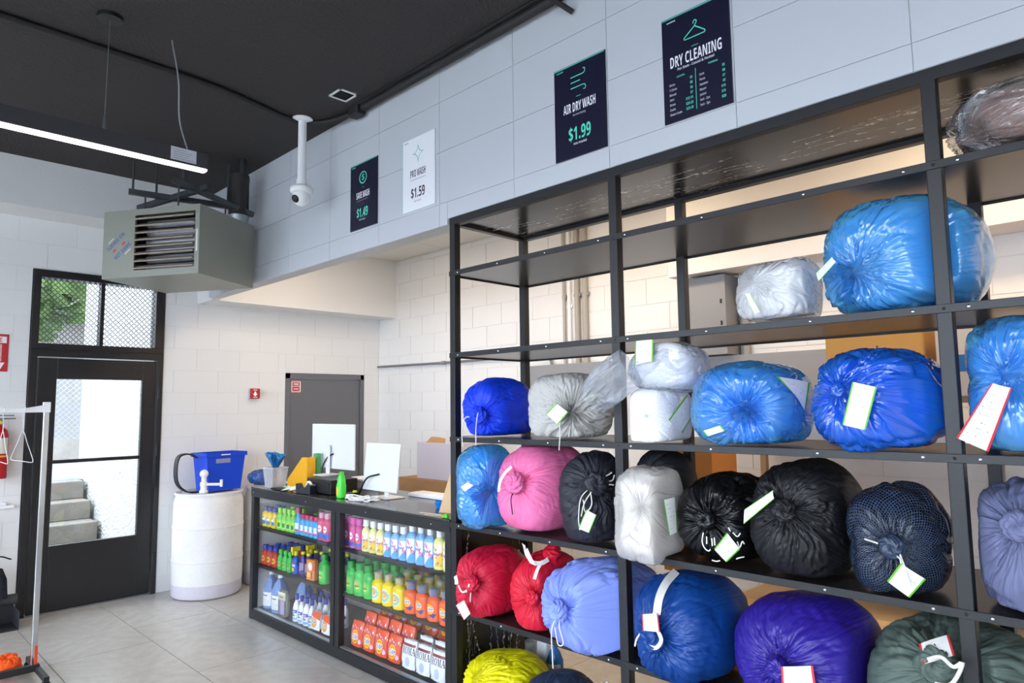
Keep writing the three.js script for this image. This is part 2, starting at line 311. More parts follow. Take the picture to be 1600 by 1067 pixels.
// ---------- laundry bags ----------
const BAGS = {
brown:[1,-0.277,2.352,-2.620,0.258,0.133,0.24,2.2,[-0.82,-0.21,0.54],[]],
lace:[2,-1.061,1.897,-2.490,0.143,0.125,0.13,3.6,[-0.34,0.28,0.90],[[[-1.13,1.998,-2.342],[-1.109,1.997,-2.341],[-1.076,1.926,-2.345],[-1.101,1.919,-2.347],"g"]]],
bigblue:[2,-0.688,1.897,-2.650,0.264,0.226,0.27,2.4,[-0.34,-0.20,0.92],[[[-0.831,2.09,-2.376],[-0.816,2.069,-2.37],[-0.898,2.02,-2.427],[-0.906,2.053,-2.429],"g"]]],
royal:[3,-2.649,1.441,-2.570,0.141,0.171,0.22,2.5,[0.24,-0.14,0.96],[]],
grey:[3,-2.136,1.441,-2.550,0.189,0.176,0.20,2.8,[0.65,-0.12,0.75],[[[-2.04,1.612,-2.335],[-1.992,1.571,-2.357],[-2.041,1.516,-2.341],[-2.099,1.566,-2.327],"g"]]],
whitelow:[3,-1.612,1.441,-2.510,0.094,0.126,0.15,4.0,[0.20,0.05,0.98],[[[-1.507,1.641,-2.557],[-1.501,1.537,-2.565],[-1.502,1.482,-2.499],[-1.506,1.538,-2.404],"g"]]],
blueclear:[3,-1.217,1.441,-2.540,0.215,0.177,0.22,2.6,[0.34,-0.05,0.94],[[[-1.042,1.694,-2.373],[-0.987,1.672,-2.532],[-0.983,1.569,-2.462],[-0.995,1.625,-2.417],"g"],[[-1.306,1.501,-2.315],[-1.224,1.523,-2.3],[-1.211,1.503,-2.307],[-1.291,1.48,-2.321],"g"]]],
royalplastic:[3,-0.755,1.441,-2.520,0.207,0.187,0.25,2.4,[-0.24,0.18,0.95],[[[-0.748,1.663,-2.25],[-0.68,1.644,-2.254],[-0.721,1.514,-2.259],[-0.787,1.53,-2.253],"g"]]],
ltblueR:[3,-0.316,1.441,-2.590,0.220,0.235,0.26,2.6,[-0.27,0.16,0.95],[[[-0.399,1.649,-2.309],[-0.353,1.633,-2.304],[-0.432,1.452,-2.381],[-0.513,1.49,-2.433],"r"]]],
clearblue:[4,-2.661,0.986,-2.470,0.171,0.231,0.16,2.5,[0.87,0.02,0.49],[[[-2.604,1.227,-2.293],[-2.568,1.213,-2.302],[-2.62,1.179,-2.29],[-2.65,1.2,-2.289],"w"]]],
pink:[4,-2.377,0.986,-2.620,0.184,0.234,0.27,2.5,[0.13,0.19,0.97],[]],
navyblack:[4,-1.982,0.986,-2.520,0.140,0.222,0.17,2.5,[0.58,0.49,0.65],[[[-1.893,1.154,-2.348],[-1.861,1.13,-2.376],[-1.893,1.053,-2.363],[-1.934,1.07,-2.341],"g"]]],
cream:[4,-1.622,0.986,-2.430,0.116,0.196,0.14,3.4,[0.28,0.35,0.89],[[[-1.497,1.23,-2.331],[-1.489,1.235,-2.407],[-1.488,1.098,-2.411],[-1.491,1.09,-2.358],"g"]]],
satin:[4,-1.367,0.986,-2.620,0.178,0.185,0.24,2.5,[0.06,0.09,0.99],[[[-1.259,1.127,-2.38],[-1.228,1.066,-2.416],[-1.281,1.012,-2.408],[-1.309,1.062,-2.37],"g"]]],
black:[4,-1.046,0.986,-2.610,0.179,0.221,0.27,2.5,[0.05,0.23,0.97],[[[-1.057,1.301,-2.338],[-1.05,1.272,-2.326],[-1.185,1.167,-2.366],[-1.177,1.221,-2.36],"g"]]],
mesh:[4,-0.724,0.986,-2.540,0.146,0.188,0.22,2.5,[0.16,0.06,0.99],[[[-0.661,1.118,-2.305],[-0.608,1.071,-2.352],[-0.654,1.01,-2.346],[-0.702,1.058,-2.307],"g"]]],
greyblue:[4,-0.339,0.986,-2.610,0.208,0.213,0.26,2.5,[-0.14,0.34,0.93],[]],
crimson:[5,-2.681,0.538,-2.530,0.154,0.181,0.23,2.4,[0.30,0.16,0.94],[[[-2.69,0.615,-2.285],[-2.621,0.655,-2.285],[-2.607,0.589,-2.312],[-2.634,0.554,-2.29],"r"]]],
red:[5,-2.309,0.538,-2.550,0.133,0.193,0.20,2.5,[0.32,0.07,0.94],[[[-2.241,0.947,-2.34],[-2.238,0.857,-2.395],[-2.271,0.865,-2.387],[-2.258,0.933,-2.34],"w"]]],
peri:[5,-1.976,0.538,-2.550,0.234,0.200,0.30,2.5,[-0.07,0.08,0.99],[]],
navy:[5,-1.515,0.538,-2.530,0.207,0.207,0.28,2.4,[-0.04,0.02,1.00],[[[-1.548,0.808,-2.239],[-1.482,0.824,-2.247],[-1.464,0.763,-2.229],[-1.537,0.755,-2.225],"r"]]],
purple:[5,-1.051,0.538,-2.570,0.243,0.202,0.28,2.4,[-0.03,0.03,1.00],[[[-1.026,0.741,-2.263],[-0.931,0.761,-2.287],[-0.924,0.694,-2.285],[-1.026,0.673,-2.263],"r"]]],
green:[5,-0.606,0.538,-2.620,0.259,0.195,0.27,2.4,[0.11,0.45,0.88],[[[-0.651,0.864,-2.398],[-0.583,0.894,-2.451],[-0.555,0.856,-2.387],[-0.632,0.82,-2.354],"r"]]],
yellow:[6,-2.625,0.090,-2.570,0.209,0.129,0.22,2.4,[-0.21,0.23,0.95],[]],
navylow:[6,-2.247,0.090,-2.550,0.156,0.128,0.20,2.4,[0.34,0.20,0.92],[]],
};
const smooth = (a, b, x) => { const t = Math.min(1, Math.max(0, (x - a) / (b - a))); return t * t * (3 - 2 * t); };
const valley = (n) => -Math.pow(1 - Math.min(1, Math.abs(n) * 2.6), 1.6);
const ridge = (n) => 1 - 2 * Math.min(1, Math.abs(n) * 1.7);
// star-shaped sack: superellipsoid gathered towards the knot direction, pleats radiating from it
function sackGeo(o) {
  const { a, b, c, p, k, nT = 84, nP = 150, pleat = .012, fold = .009, lump = .014, crease = .0025, dip = .14, peak = .1, grow = 0, s = 1, shelf = true, cx = 0, sy = 0, cz = 0, xmin = -9, xmax = 9, freq = 7, reach = .75, waist } = o, ymax = (o.ymax ?? .424) - .84 * b;
  const K = V(...k).normalize(), E1 = V(0, 1, 0).cross(K).normalize(), E2 = K.clone().cross(E1), FL = .84;
  const pos = [], uv = [], idx = [], d = V(0, 0, 0);
  for (let i = 0; i <= nT; i++) {
    const th = Math.PI * Math.pow(i / nT, 1.25);
    for (let j = 0; j <= nP; j++) {
      const ph = j / nP * Math.PI * 2, ct = Math.cos(ph), st = Math.sin(ph);
      d.copy(K).multiplyScalar(Math.cos(th)).addScaledVector(E1, ct * Math.sin(th)).addScaledVector(E2, st * Math.sin(th));
      let r = Math.pow(Math.pow(Math.abs(d.x / a), p) + Math.pow(Math.abs(d.y / b), p) + Math.pow(Math.abs(d.z / c), p), -1 / p);
      const r0 = r;
      r *= 1 - dip * Math.exp(-Math.pow(th / .42, 2)) + peak * Math.exp(-Math.pow(th / .1, 2));
      const w = Math.exp(-th / reach) * smooth(.02, .3, th), wf = Math.exp(-th / (reach * .55)) * smooth(.02, .16, th);
      const wob = noise.noise(ct * 1.4 + s, st * 1.4, th * 1.6) * .5, sec = .25 + .75 * smooth(-.25, .35, noise.noise(ct * 1.7 + s * 1.9, st * 1.7, s));
      r += pleat * 2.1 * w * sec * valley(noise.noise(Math.cos(ph + wob) * freq + s * 3.1, Math.sin(ph + wob) * freq, th * .8 + s));
      r += pleat * 1.1 * wf * valley(noise.noise(Math.cos(ph + wob * .6) * freq * 2.6, Math.sin(ph + wob * .6) * freq * 2.6 + s, th * .9));
      const x = d.x * r0, y = d.y * r0, z = d.z * r0, far = smooth(.1, .6, th);
      r += lump * noise.noise(x * 6 + s * 5, y * 6, z * 6 + s) * far;
      r += fold * valley(noise.noise(x * 5 + s * 2, y * 5 + wob * 2, z * 5 + s * 7) * 1.3) * smooth(.3, .9, th) * (.4 + .6 * sec);
      r += crease * valley(noise.noise(x * 15 + s, y * 15 + wob * 4, z * 15) * 1.2) * smooth(.25, .8, th);
      if (waist) r *= 1 - waist[1] * Math.exp(-Math.pow((y - waist[0]) / .035, 2)) * smooth(-.3, .5, d.z);
      r += grow;
      let X = d.x * r + cx, Y = d.y * r, Z = d.z * r + cz;
      if (shelf) {
        const bottom = -FL * b + .002, over = smooth(ZFR + .006, ZFR + .05, Z);
        const lim = bottom - over * .16 * b;
        if (Y < lim + .03) Y = lim + .03 * Math.exp((Y - lim - .03) / .03);
        for (const q of PX) { // the bag presses flat behind a post
          if (o.before) { const zn = ZFR + .009 - Math.max(0, X - q - PW - .006) * 1.5; if (X > q - .1 && X < q + PW + .1 && Z < zn) Z = zn; continue; }
          const dist = Math.max(0, q - .005 - X, X - q - PW - .005), zl = ZFR - PW - .007 + dist * 1.5;
          if (Z > zl - .03) Z = zl - .03 * Math.exp(-(Z - zl + .03) / .03);
        }
        if (Y > ymax - .02) Y = ymax - .02 * Math.exp(-(Y - ymax + .02) / .02);
        if (X < xmin + .02) X = xmin + .02 * Math.exp((X - xmin - .02) / .02);
        if (X > xmax - .02) X = xmax - .02 * Math.exp((xmax - .02 - X) / .02);
      }
      pos.push(X - cx, Y + FL * b * (shelf ? 1 : 0), Z - cz); uv.push(ph * .3, th * .3);
    }
  }
  const n1 = nP + 1;
  for (let i = 0; i < nT; i++) for (let j = 0; j < nP; j++) { const q = i * n1 + j; idx.push(q, q + n1, q + 1, q + 1, q + n1, q + n1 + 1); }
  const g = new THREE.BufferGeometry(); g.setAttribute('position', new THREE.Float32BufferAttribute(pos, 3)); g.setAttribute('uv', new THREE.Float32BufferAttribute(uv, 2)); g.setIndex(idx); g.computeVertexNormals();
  const nn = g.attributes.normal; // close the seam
  for (let i = 0; i <= nT; i++) { const a = i * n1, b = a + nP, v = V(nn.getX(a) + nn.getX(b), nn.getY(a) + nn.getY(b), nn.getZ(a) + nn.getZ(b)).normalize(); nn.setXYZ(a, v.x, v.y, v.z); nn.setXYZ(b, v.x, v.y, v.z); }
  return g;
}
// knot of bunched cloth
function bunGeo(r, s, out) {
  const K = V(...out).normalize(), g = new THREE.SphereGeometry(1, 40, 24), p = g.attributes.position, q = new THREE.Quaternion().setFromUnitVectors(V(0, 1, 0), K);
  for (let i = 0; i < p.count; i++) {
    const d = V(p.getX(i), p.getY(i), p.getZ(i)), ph = Math.atan2(d.z, d.x), up = Math.acos(Math.min(1, Math.max(-1, d.y)));
    const tw = ph + up * 1.6; let R = r * (1 + .2 * ridge(noise.noise(Math.cos(tw) * 2.2 + s, Math.sin(tw) * 2.2, up * 1.2 + s)) + .16 * noise.noise(d.x * 2 + s, d.y * 2, d.z * 2));
    R *= 1 - .45 * Math.exp(-Math.pow(up / .38, 2));
    d.multiplyScalar(R); d.y *= .85; p.setXYZ(i, d.x, d.y, d.z);
  }
  g.applyQuaternion(q); g.deleteAttribute('uv'); g.deleteAttribute('normal'); const m = mergeVertices(g, 1e-5); m.computeVertexNormals(); return m;
}
// flared ruffle of film beyond a plastic bag's tie
function tuftGeo(len, rad, s, out, droop = .3, r0 = .008) {
  const K = V(...out).normalize(), q = new THREE.Quaternion().setFromUnitVectors(V(0, 1, 0), K), nT = 18, nP = 72, pos = [], idx = [], uv = [];
  for (let i = 0; i <= nT; i++) for (let j = 0; j < nP; j++) {
    const t = i / nT, ph = j / nP * Math.PI * 2, f = ridge(noise.noise(Math.cos(ph) * 2.4 + s, Math.sin(ph) * 2.4, t * 1.3 + s)), R = (r0 + (rad - (r0 > .05 ? r0 : 0)) * Math.pow(t, 1.2)) * (1 + .5 * f * t);
    const v = V(Math.cos(ph) * R, len * t * (1 + .25 * noise.noise(Math.cos(ph) * 1.3, Math.sin(ph) * 1.3, s)), Math.sin(ph) * R * .6).applyQuaternion(q); v.y -= droop * len * t * t;
    pos.push(v.x, v.y, v.z); uv.push(ph, t);
  }
  for (let i = 0; i < nT; i++) for (let j = 0; j < nP; j++) { const a = i * nP + j, e = i * nP + (j + 1) % nP; idx.push(a, a + nP, e, e, a + nP, e + nP); }
  const g = new THREE.BufferGeometry(); g.setAttribute('position', new THREE.Float32BufferAttribute(pos, 3)); g.setAttribute('uv', new THREE.Float32BufferAttribute(uv, 2)); g.setIndex(idx); g.computeVertexNormals(); return g;
}
const tagTex = (edge) => canvasTex(128, 192, (g, w, h) => {
  g.fillStyle = '#f6f6f2'; g.fillRect(0, 0, w, h); g.fillStyle = '#b4b7c0';
  for (let i = 0; i < 7; i++) { const y = 26 + i * 22 + rnd() * 5; for (let x = 24; x < 96; x += 8 + rnd() * 10) if (rnd() < .55) g.fillRect(x, y, 3 + rnd() * 9, 1.6 + rnd() * 2.4); }
  if (edge) { g.fillStyle = edge; g.fillRect(0, 0, 9, h); g.fillRect(w - 9, 0, 9, h); }
});
const tagMats = { g: mat('#ffffff', .6, { map: tagTex('#6cc52c'), side: THREE.DoubleSide }), r: mat('#ffffff', .6, { map: tagTex('#d8343c'), side: THREE.DoubleSide }), w: mat('#ffffff', .6, { map: tagTex(null), side: THREE.DoubleSide }) };
const wrinkle = (() => { // fine gathers running away from the tie
  const w = 1024, h = 256, d = new Uint8Array(w * h * 4);
  for (let j = 0; j < h; j++) for (let i = 0; i < w; i++) {
    const a = i / w * 6.2832, v = j / h, n = (q, k, o) => noise.noise(Math.cos(a) * q + o, Math.sin(a) * q, v * k + o);
    const f = .8 + .55 * valley(n(5, 1.6, 1)) * (.5 + n(2, 2, 8)) + .3 * valley(n(12, 2.4, 5)) * (.6 + n(3, 3, 2)), g = Math.max(0, Math.min(1, f)) * 255;
    d.set([g, g, g, 255], (j * w + i) * 4);
  }
  const t = new THREE.DataTexture(d, w, h); t.wrapS = t.wrapT = THREE.RepeatWrapping; t.magFilter = t.minFilter = THREE.LinearFilter; t.repeat.set(1 / 1.88496, 1.05); t.needsUpdate = true; return t;
})();
const nylon = (c, r = .5) => phys(c, r, { sheen: .25, sheenRoughness: .5, sheenColor: new THREE.Color(c), bumpMap: wrinkle, bumpScale: .005 });
const film = (c, t = .6, r = .16) => phys(c, r, { transmission: t, thickness: 0, ior: 1.75, clearcoat: .6, clearcoatRoughness: .06, bumpMap: wrinkle, bumpScale: .007 });
const terry = (c) => mat(c, .95, { bumpMap: paintBump, bumpScale: .003 });
const meshTex = canvasTex(128, 128, (g) => { g.fillStyle = '#06070b'; g.fillRect(0, 0, 128, 128); g.strokeStyle = '#38455c'; g.lineWidth = 9; for (let i = -128; i < 256; i += 32) { g.beginPath(); g.moveTo(i, 0); g.lineTo(i + 128, 128); g.stroke(); g.beginPath(); g.moveTo(i, 128); g.lineTo(i + 128, 0); g.stroke(); } }, [10, 11]);

function bag(key, label, opt) {
  const [lv, cx, sy, cz, a, b, c, p, k, tags] = BAGS[key];
  const name = opt.name ?? (opt.film ? 'plastic_laundry_bag' : 'laundry_bag');
  const t = thing(name, label, 'laundry bag', [cx, sy, cz], 0, opt.group);
  const s = opt.s ?? (cx * 7.3 + lv * 3.7), base = { a, b, c, p, k, s, cx, sy, cz, xmin: opt.xmin ?? -9, xmax: opt.xmax ?? 9, ...opt.geo };
  const sk = part(opt.film ? 'film' : 'sack', sackGeo(base), opt.mat, t);
  const K = V(...k).normalize(), r = Math.pow(Math.pow(Math.abs(K.x / a), p) + Math.pow(Math.abs(K.y / b), p) + Math.pow(Math.abs(K.z / c), p), -1 / p) * (1 - (opt.geo?.dip ?? .14) * .9);
  const kp = K.clone().multiplyScalar(r); kp.y += .84 * b;
  if (opt.inner) part('laundry', sackGeo({ ...base, grow: -.028, s: s + 11, pleat: .004, fold: .02, crease: .008, lump: .02, dip: .3, peak: 0, nT: 60, nP: 110 }), opt.inner, t);
  if (opt.bun) { const o = part('knot', bunGeo(opt.bun, s, opt.bunDir ?? k), opt.mat, t); o.position.copy(kp).addScaledVector(K, opt.bun * .45); o.position.x += opt.bunShift ?? 0; }
  if (opt.second) { const [x, y, z, q] = opt.second, o = part('knot', bunGeo(q, s + 4, [.1, 1, .4]), opt.mat, t); o.position.set(x, y, z); }
  if (opt.tuft) { const o = part('knot', tuftGeo(opt.tuft[0], opt.tuft[1], s, opt.tuft[2] ?? k, opt.tuft[3] ?? .3), opt.mat, t); o.position.copy(kp).addScaledVector(K, -.005); }
  for (const q of opt.cords ?? []) { const o = part('drawstring', tube(q.map((v) => V(...v)), opt.cordR ?? .0028, 40, 7), opt.cordMat ?? M.cord, t); o.position.copy(kp); }
  for (const q of tags) { const l = q.slice(0, 4).map((v) => [v[0] - cx, v[1] - sy, Math.max(v[2], opt.tagZ ?? -9) - cz]); part('paper_tag', sheet(...l, .005), tagMats[q[4]], t); }
  return t;
}
const drop = (x, len, z = .03) => [[x, 0, z], [x + .004, -.03, z + .025], [x + .008, -len * .55, z + .03], [x + .004, -len, z + .034]];

bag('brown', 'clear plastic bag of brown clothes on the topmost shelf', { film: 1, mat: film('#eef2f6', .9, .08), inner: terry('#94695a'), geo: { pleat: .014, reach: 1.6, fold: .018 } });
bag('lace', 'white lace bundle wrapped in clear plastic beside the big blue bag', { film: 1, mat: film('#f7f9fc', .62, .14), inner: terry('#fbfaf6'), xmax: -.935, geo: { crease: .009, pleat: .006, dip: .04, peak: 0 } });
bag('bigblue', 'huge sky blue plastic bag of turquoise bedding tied at its side', { film: 1, mat: film('#76d0ff', .62, .1), inner: terry('#22c4ee'), xmin: -.925, tuft: [.075, .045, [-.75, -.05, .6], .5], geo: { pleat: .016, reach: 1.1, freq: 9 } });
bag('royal', 'royal blue cloth bag at the end of the shelf above the counter', { mat: nylon('#0c40ea', .55), bun: .042, cords: [[[.01, .01, .02], [.03, .015, .045], [.02, -.05, .05], [.022, -.15, .055]], [[-.02, -.02, .02], [-.075, -.01, .035], [-.1, -.08, .04], [-.085, -.16, .05]]], geo: { pleat: .013 } });
bag('grey', 'light grey cloth bag cinched round a dark gathered opening', { mat: nylon('#c6c4c0', .6), geo: { dip: .3, peak: -.1, pleat: .026, reach: .9, freq: 6 }, cords: [drop(-.03, .17)] });
bag('blueclear', 'clear blue plastic bag of folded towels twisted into a knot', { film: 1, mat: film('#6cc8ff', .68, .08), inner: terry('#3cb6f2'), tuft: [.05, .03, [.1, -.1, 1]], geo: { pleat: .017, reach: .9, dip: .3, freq: 9 } });
bag('royalplastic', 'shiny royal blue plastic bag with crumpled knots and green edged tag', { film: 1, mat: film('#2b86fb', .5, .08), inner: terry('#2f84f5'), bun: .02, geo: { pleat: .02, reach: 1.2, fold: .012, crease: .003, freq: 6 } });
bag('ltblueR', 'pale blue plastic bag with long red edged tag beside the post', { film: 1, mat: film('#7ad0ff', .68, .08), inner: terry('#5cc4f4'), xmin: -.497, tagZ: -2.395, geo: { pleat: .018, reach: .9, freq: 8, waist: [.03, .13] } });
bag('clearblue', 'bright blue clear plastic bag squeezed beside the pink bag', { film: 1, mat: film('#6bcdff', .68, .08), inner: terry('#58c8f4'), xmin: -2.83, xmax: -2.545, tuft: [.09, .07, [-.55, -.45, .8], .6], geo: { pleat: .017, reach: 1, dip: .28, freq: 8 } });
bag('pink', 'hot pink cloth bag with a rosette knot and black cord', { mat: nylon('#fb7db4', .5), bun: .047, cords: [[[0, -.03, .02], [.005, -.06, .05], [.002, -.14, .04]]], cordMat: M.black, xmin: -2.54, xmax: -2.135, geo: { pleat: .014 } });
bag('navyblack', 'black cloth bag with white drawcords and tag beside the pink bag', { mat: nylon('#262833', .55), bun: .045, cords: [[[-.02, -.01, .02], [-.045, -.05, .05], [-.055, -.14, .06], [-.05, -.19, .06]], [[0, -.02, .03], [-.02, -.07, .06], [-.04, -.13, .06]], [[-.01, -.02, .03], [.01, -.08, .05], [-.02, -.11, .055], [-.035, -.06, .05]]], xmin: -2.118, geo: { pleat: .014, reach: .9 } });
bag('cream', 'cream blanket roll standing in clear plastic with a green edged tag', { film: 1, mat: film('#faf8f5', .6, .16), inner: terry('#fcf5ee'), xmax: -1.535, geo: { before: true, p: 4.2, pleat: .004, crease: .0025, dip: .06, peak: 0, reach: 1.4, freq: 9 } });
bag('satin', 'glossy black bag with white print beside the cream roll', { mat: nylon('#101114', .32), bun: .036, xmin: -1.535, xmax: -1.212, geo: { pleat: .022, freq: 5, fold: .022 } });
bag('black', 'round black cloth bag with fine pleats and spiral knot', { mat: nylon('#1a1a1e', .5), bun: .036, xmin: -1.214, xmax: -.876, geo: { pleat: .014, freq: 12, reach: 1 } });
bag('mesh', 'black net bag with white cords and tag next to the post', { mat: phys('#ffffff', .24, { bumpMap: wrinkle, bumpScale: .005 }), bun: .034, cords: [[[-.01, 0, .02], [-.04, .012, .03], [-.075, .015, .012]], [[.01, -.02, .02], [.03, -.03, .035], [.02, -.1, .03]], [[.02, 0, .02], [.04, -.05, .035], [.05, -.1, .03]]], xmin: -.866, geo: { pleat: .012, freq: 5, fold: .02 } });
scene.children.at(-1).children[0].material.map = meshTex;
bag('greyblue', 'slate blue cloth bag at the frame edge beside black net bag', { mat: nylon('#70769a', .6), bun: .04, xmin: -.497, geo: { pleat: .02, freq: 4, fold: .026, reach: 1 } });
bag('crimson', 'crimson cloth bag with red edged tag next to the counter', { mat: nylon('#d2163e', .5), bun: .038, cords: [[[-.02, -.01, .02], [-.01, -.035, .04], [.015, -.02, .035], [.01, -.08, .03]]], xmin: -2.832, geo: { pleat: .013 } });
bag('red', 'smaller scarlet bag with white ribbon between crimson and periwinkle bags', { mat: nylon('#dc1536', .5), bun: .03, xmin: -2.5, xmax: -2.22, second: [.05, .355, .02, .04], geo: { pleat: .016, freq: 5 } });
bag('peri', 'periwinkle blue cloth bag with long white looped cord', { mat: nylon('#8ea3f8', .6), bun: .042, cords: [[[0, -.02, .02], [-.01, -.06, .05], [-.012, -.18, .05], [-.01, -.23, .05]], [[.01, -.02, .02], [.03, -.05, .05], [.045, -.12, .045], [.02, -.13, .045], [.005, -.06, .05]]], xmin: -2.205, geo: { pleat: .02, freq: 5, reach: 1.1 } });
bag('navy', 'deep ocean blue bag with white strap and red edged tag', { mat: nylon('#0c4390', .42), bun: .045, xmin: -1.722, xmax: -1.312, second: [-.1, .33, .06, .035], geo: { pleat: .015, freq: 7, reach: 1 } });
bag('purple', 'dark purple satin bag with fine radiating gathers', { mat: nylon('#2f1e90', .4), bun: .035, xmin: -1.29, xmax: -.85, geo: { pleat: .014, freq: 8, reach: 1 } });
bag('green', 'olive green cloth bag partly behind the shelf post', { mat: nylon('#58675f', .65), bun: .05, bunShift: -.03, cords: [[[-.04, .03, .05], [0, .05, .07], [.03, .03, .07], [.05, .045, .06], [.02, -.02, .075], [-.02, -.03, .07]]], cordR: .006, xmin: -.842, geo: { pleat: .018, freq: 5, reach: 1.1 } });
bag('yellow', 'bright yellow cloth bag on the bottom shelf', { mat: nylon('#ece400', .55), xmax: -2.43, geo: { pleat: .016, reach: 1.2 } });
bag('navylow', 'dull navy bag on the bottom shelf beside the yellow bag', { mat: nylon('#2b3c5a', .6), geo: { pleat: .014 } });
// white linen stack in clear film: lower folded block and upper folded block
{
  const [, cx, sy, cz, a, b, c, p, k, tags] = BAGS.whitelow;
  const t = thing('linen_bundle', 'tall stack of white folded linen in a clear plastic bag', 'laundry bag', [cx, sy, cz]);
  const lin = terry('#fdfdff');
  part('folded_linen', sackGeo({ a, b, c, p, k, cx, sy, cz, s: 3, pleat: 0, dip: .02, peak: 0, fold: .008, lump: .016, crease: .001 }), lin, t);
  const up = part('folded_linen', sackGeo({ a: a + .055, b: .098, c: c - .005, p: 3.2, k: [.1, .2, 1], shelf: false, s: 8, pleat: 0, dip: .02, peak: 0, fold: .01, lump: .02, crease: .001 }), lin, t); up.position.set(.045, .315, -.03);
  const fm = film('#f2f5fa', .78, .12);
  const f1 = part('film', sackGeo({ a: a + .07, b: .108, c: c + .01, p: 2.6, k: [-.9, -.4, .4], shelf: false, s: 5, pleat: .016, dip: .05, peak: 0, fold: .02, crease: .008, reach: 1.4 }), fm, t); f1.position.set(.045, .310, -.01);
  const f2 = part('film', tuftGeo(.2, .062, 4, [-.86, -.48, .12], .15, .085), fm, t); f2.position.set(-.03, .315, .168);
  for (const q of tags) part('paper_tag', sheet(...q.slice(0, 4).map((v) => [v[0] - cx, v[1] - sy, v[2] - cz]), .004), tagMats.g, t);
  part('paper_tag', sheet([-.03, .425, .125], [.06, .425, .125], [.065, .335, .142], [-.025, .325, .142], .004), tagMats.g, t);
}
// ribbons and straps on three bags
{
  const strap = (o, pts, w) => { // flat white ribbon along points, w wide
    const n = 24, cv = new THREE.CatmullRomCurve3(pts.map((q) => V(...q))), pos = [], idx = [];
    for (let i = 0; i <= n; i++) { const q = cv.getPoint(i / n), tg = cv.getTangent(i / n), sd = tg.clone().cross(V(.35, 0, 1)).normalize().multiplyScalar(w / 2); pos.push(q.x + sd.x, q.y + sd.y, q.z + sd.z, q.x - sd.x, q.y - sd.y, q.z - sd.z); if (i < n) idx.push(i * 2, i * 2 + 1, i * 2 + 2, i * 2 + 2, i * 2 + 1, i * 2 + 3); }
    const g = new THREE.BufferGeometry(); g.setAttribute('position', new THREE.Float32BufferAttribute(pos, 3)); g.setAttribute('uv', new THREE.Float32BufferAttribute(new Float32Array(pos.length / 3 * 2), 2)); g.setIndex(idx); g.computeVertexNormals();
    part('ribbon', g, M.paper, o);
  };
  const find = (w) => scene.children.find((o) => o.userData.label?.startsWith(w));
  strap(find('deep ocean'), [[-0.016,0.394,0.065],[0.001,0.367,0.175],[0.011,0.326,0.238],[0.022,0.277,0.275]], 0.03);
  strap(find('deep ocean'), [[-0.044,0.197,0.292],[-0.064,0.169,0.289],[-0.074,0.142,0.285]], 0.006);
  strap(find('deep ocean'), [[0.035,0.225,0.29],[0.049,0.194,0.291],[0.028,0.163,0.295],[-0.0,0.161,0.295]], 0.014);
  strap(find('smaller scarlet'), [[0.043,0.423,0.21],[-0.031,0.351,0.112],[0.038,0.33,0.146],[0.074,0.327,0.127],[0.084,0.339,0.084]], 0.02);
  strap(find('smaller scarlet'), [[0.073,0.336,0.112],[0.077,0.303,0.154],[0.079,0.264,0.178]], 0.016);
  strap(find('hot pink'), [[0.024,0.326,0.266],[-0.012,0.291,0.279],[-0.037,0.251,0.285],[-0.045,0.204,0.287]], 0.014);
  strap(find('crimson cloth'), [[-0.021,0.217,0.237],[-0.005,0.198,0.243],[-0.003,0.18,0.244]], 0.02);
  strap(find('crimson cloth'), [[0.012,0.177,0.245],[0.038,0.15,0.242],[0.07,0.169,0.232],[0.074,0.193,0.228]], 0.008);
  strap(find('glossy black'), [[0.016,0.131,0.249],[0.007,0.096,0.244],[0.012,0.072,0.237],[0.025,0.062,0.232],[0.035,0.07,0.235]], 0.0045);
  strap(find('glossy black'), [[0.028,0.118,0.247],[0.024,0.089,0.241]], 0.0045);
  strap(find('glossy black'), [[0.047,0.113,0.244],[0.046,0.084,0.239]], 0.0045);
  strap(find('glossy black'), [[0.057,0.117,0.243],[0.055,0.087,0.237]], 0.0045);
  strap(find('glossy black'), [[0.106,0.157,0.224],[0.111,0.143,0.22]], 0.0045);
  strap(find('glossy black'), [[0.118,0.139,0.215],[0.129,0.124,0.202],[0.138,0.136,0.195]], 0.0045);
  strap(find('glossy black'), [[0.127,0.105,0.201],[0.131,0.083,0.191],[0.14,0.105,0.186],[0.144,0.095,0.18]], 0.0045);
  strap(find('glossy black'), [[0.023,0.024,0.206],[0.038,0.021,0.201],[0.055,0.026,0.202]], 0.0045);
  strap(find('glossy black'), [[0.11,0.037,0.182],[0.122,0.042,0.172],[0.132,0.044,0.161]], 0.0045);
  strap(find('black cloth bag with white'), [[0.125,0.302,0.093],[0.13,0.309,0.067],[0.132,0.318,0.041]], 0.006);
  strap(find('black cloth bag with white'), [[0.129,0.278,0.095],[0.135,0.282,0.074],[0.14,0.286,0.048],[0.136,0.306,0.029]], 0.006);
  strap(find('black cloth bag with white'), [[0.132,0.264,0.094],[0.139,0.268,0.068],[0.144,0.264,0.045]], 0.006);
}
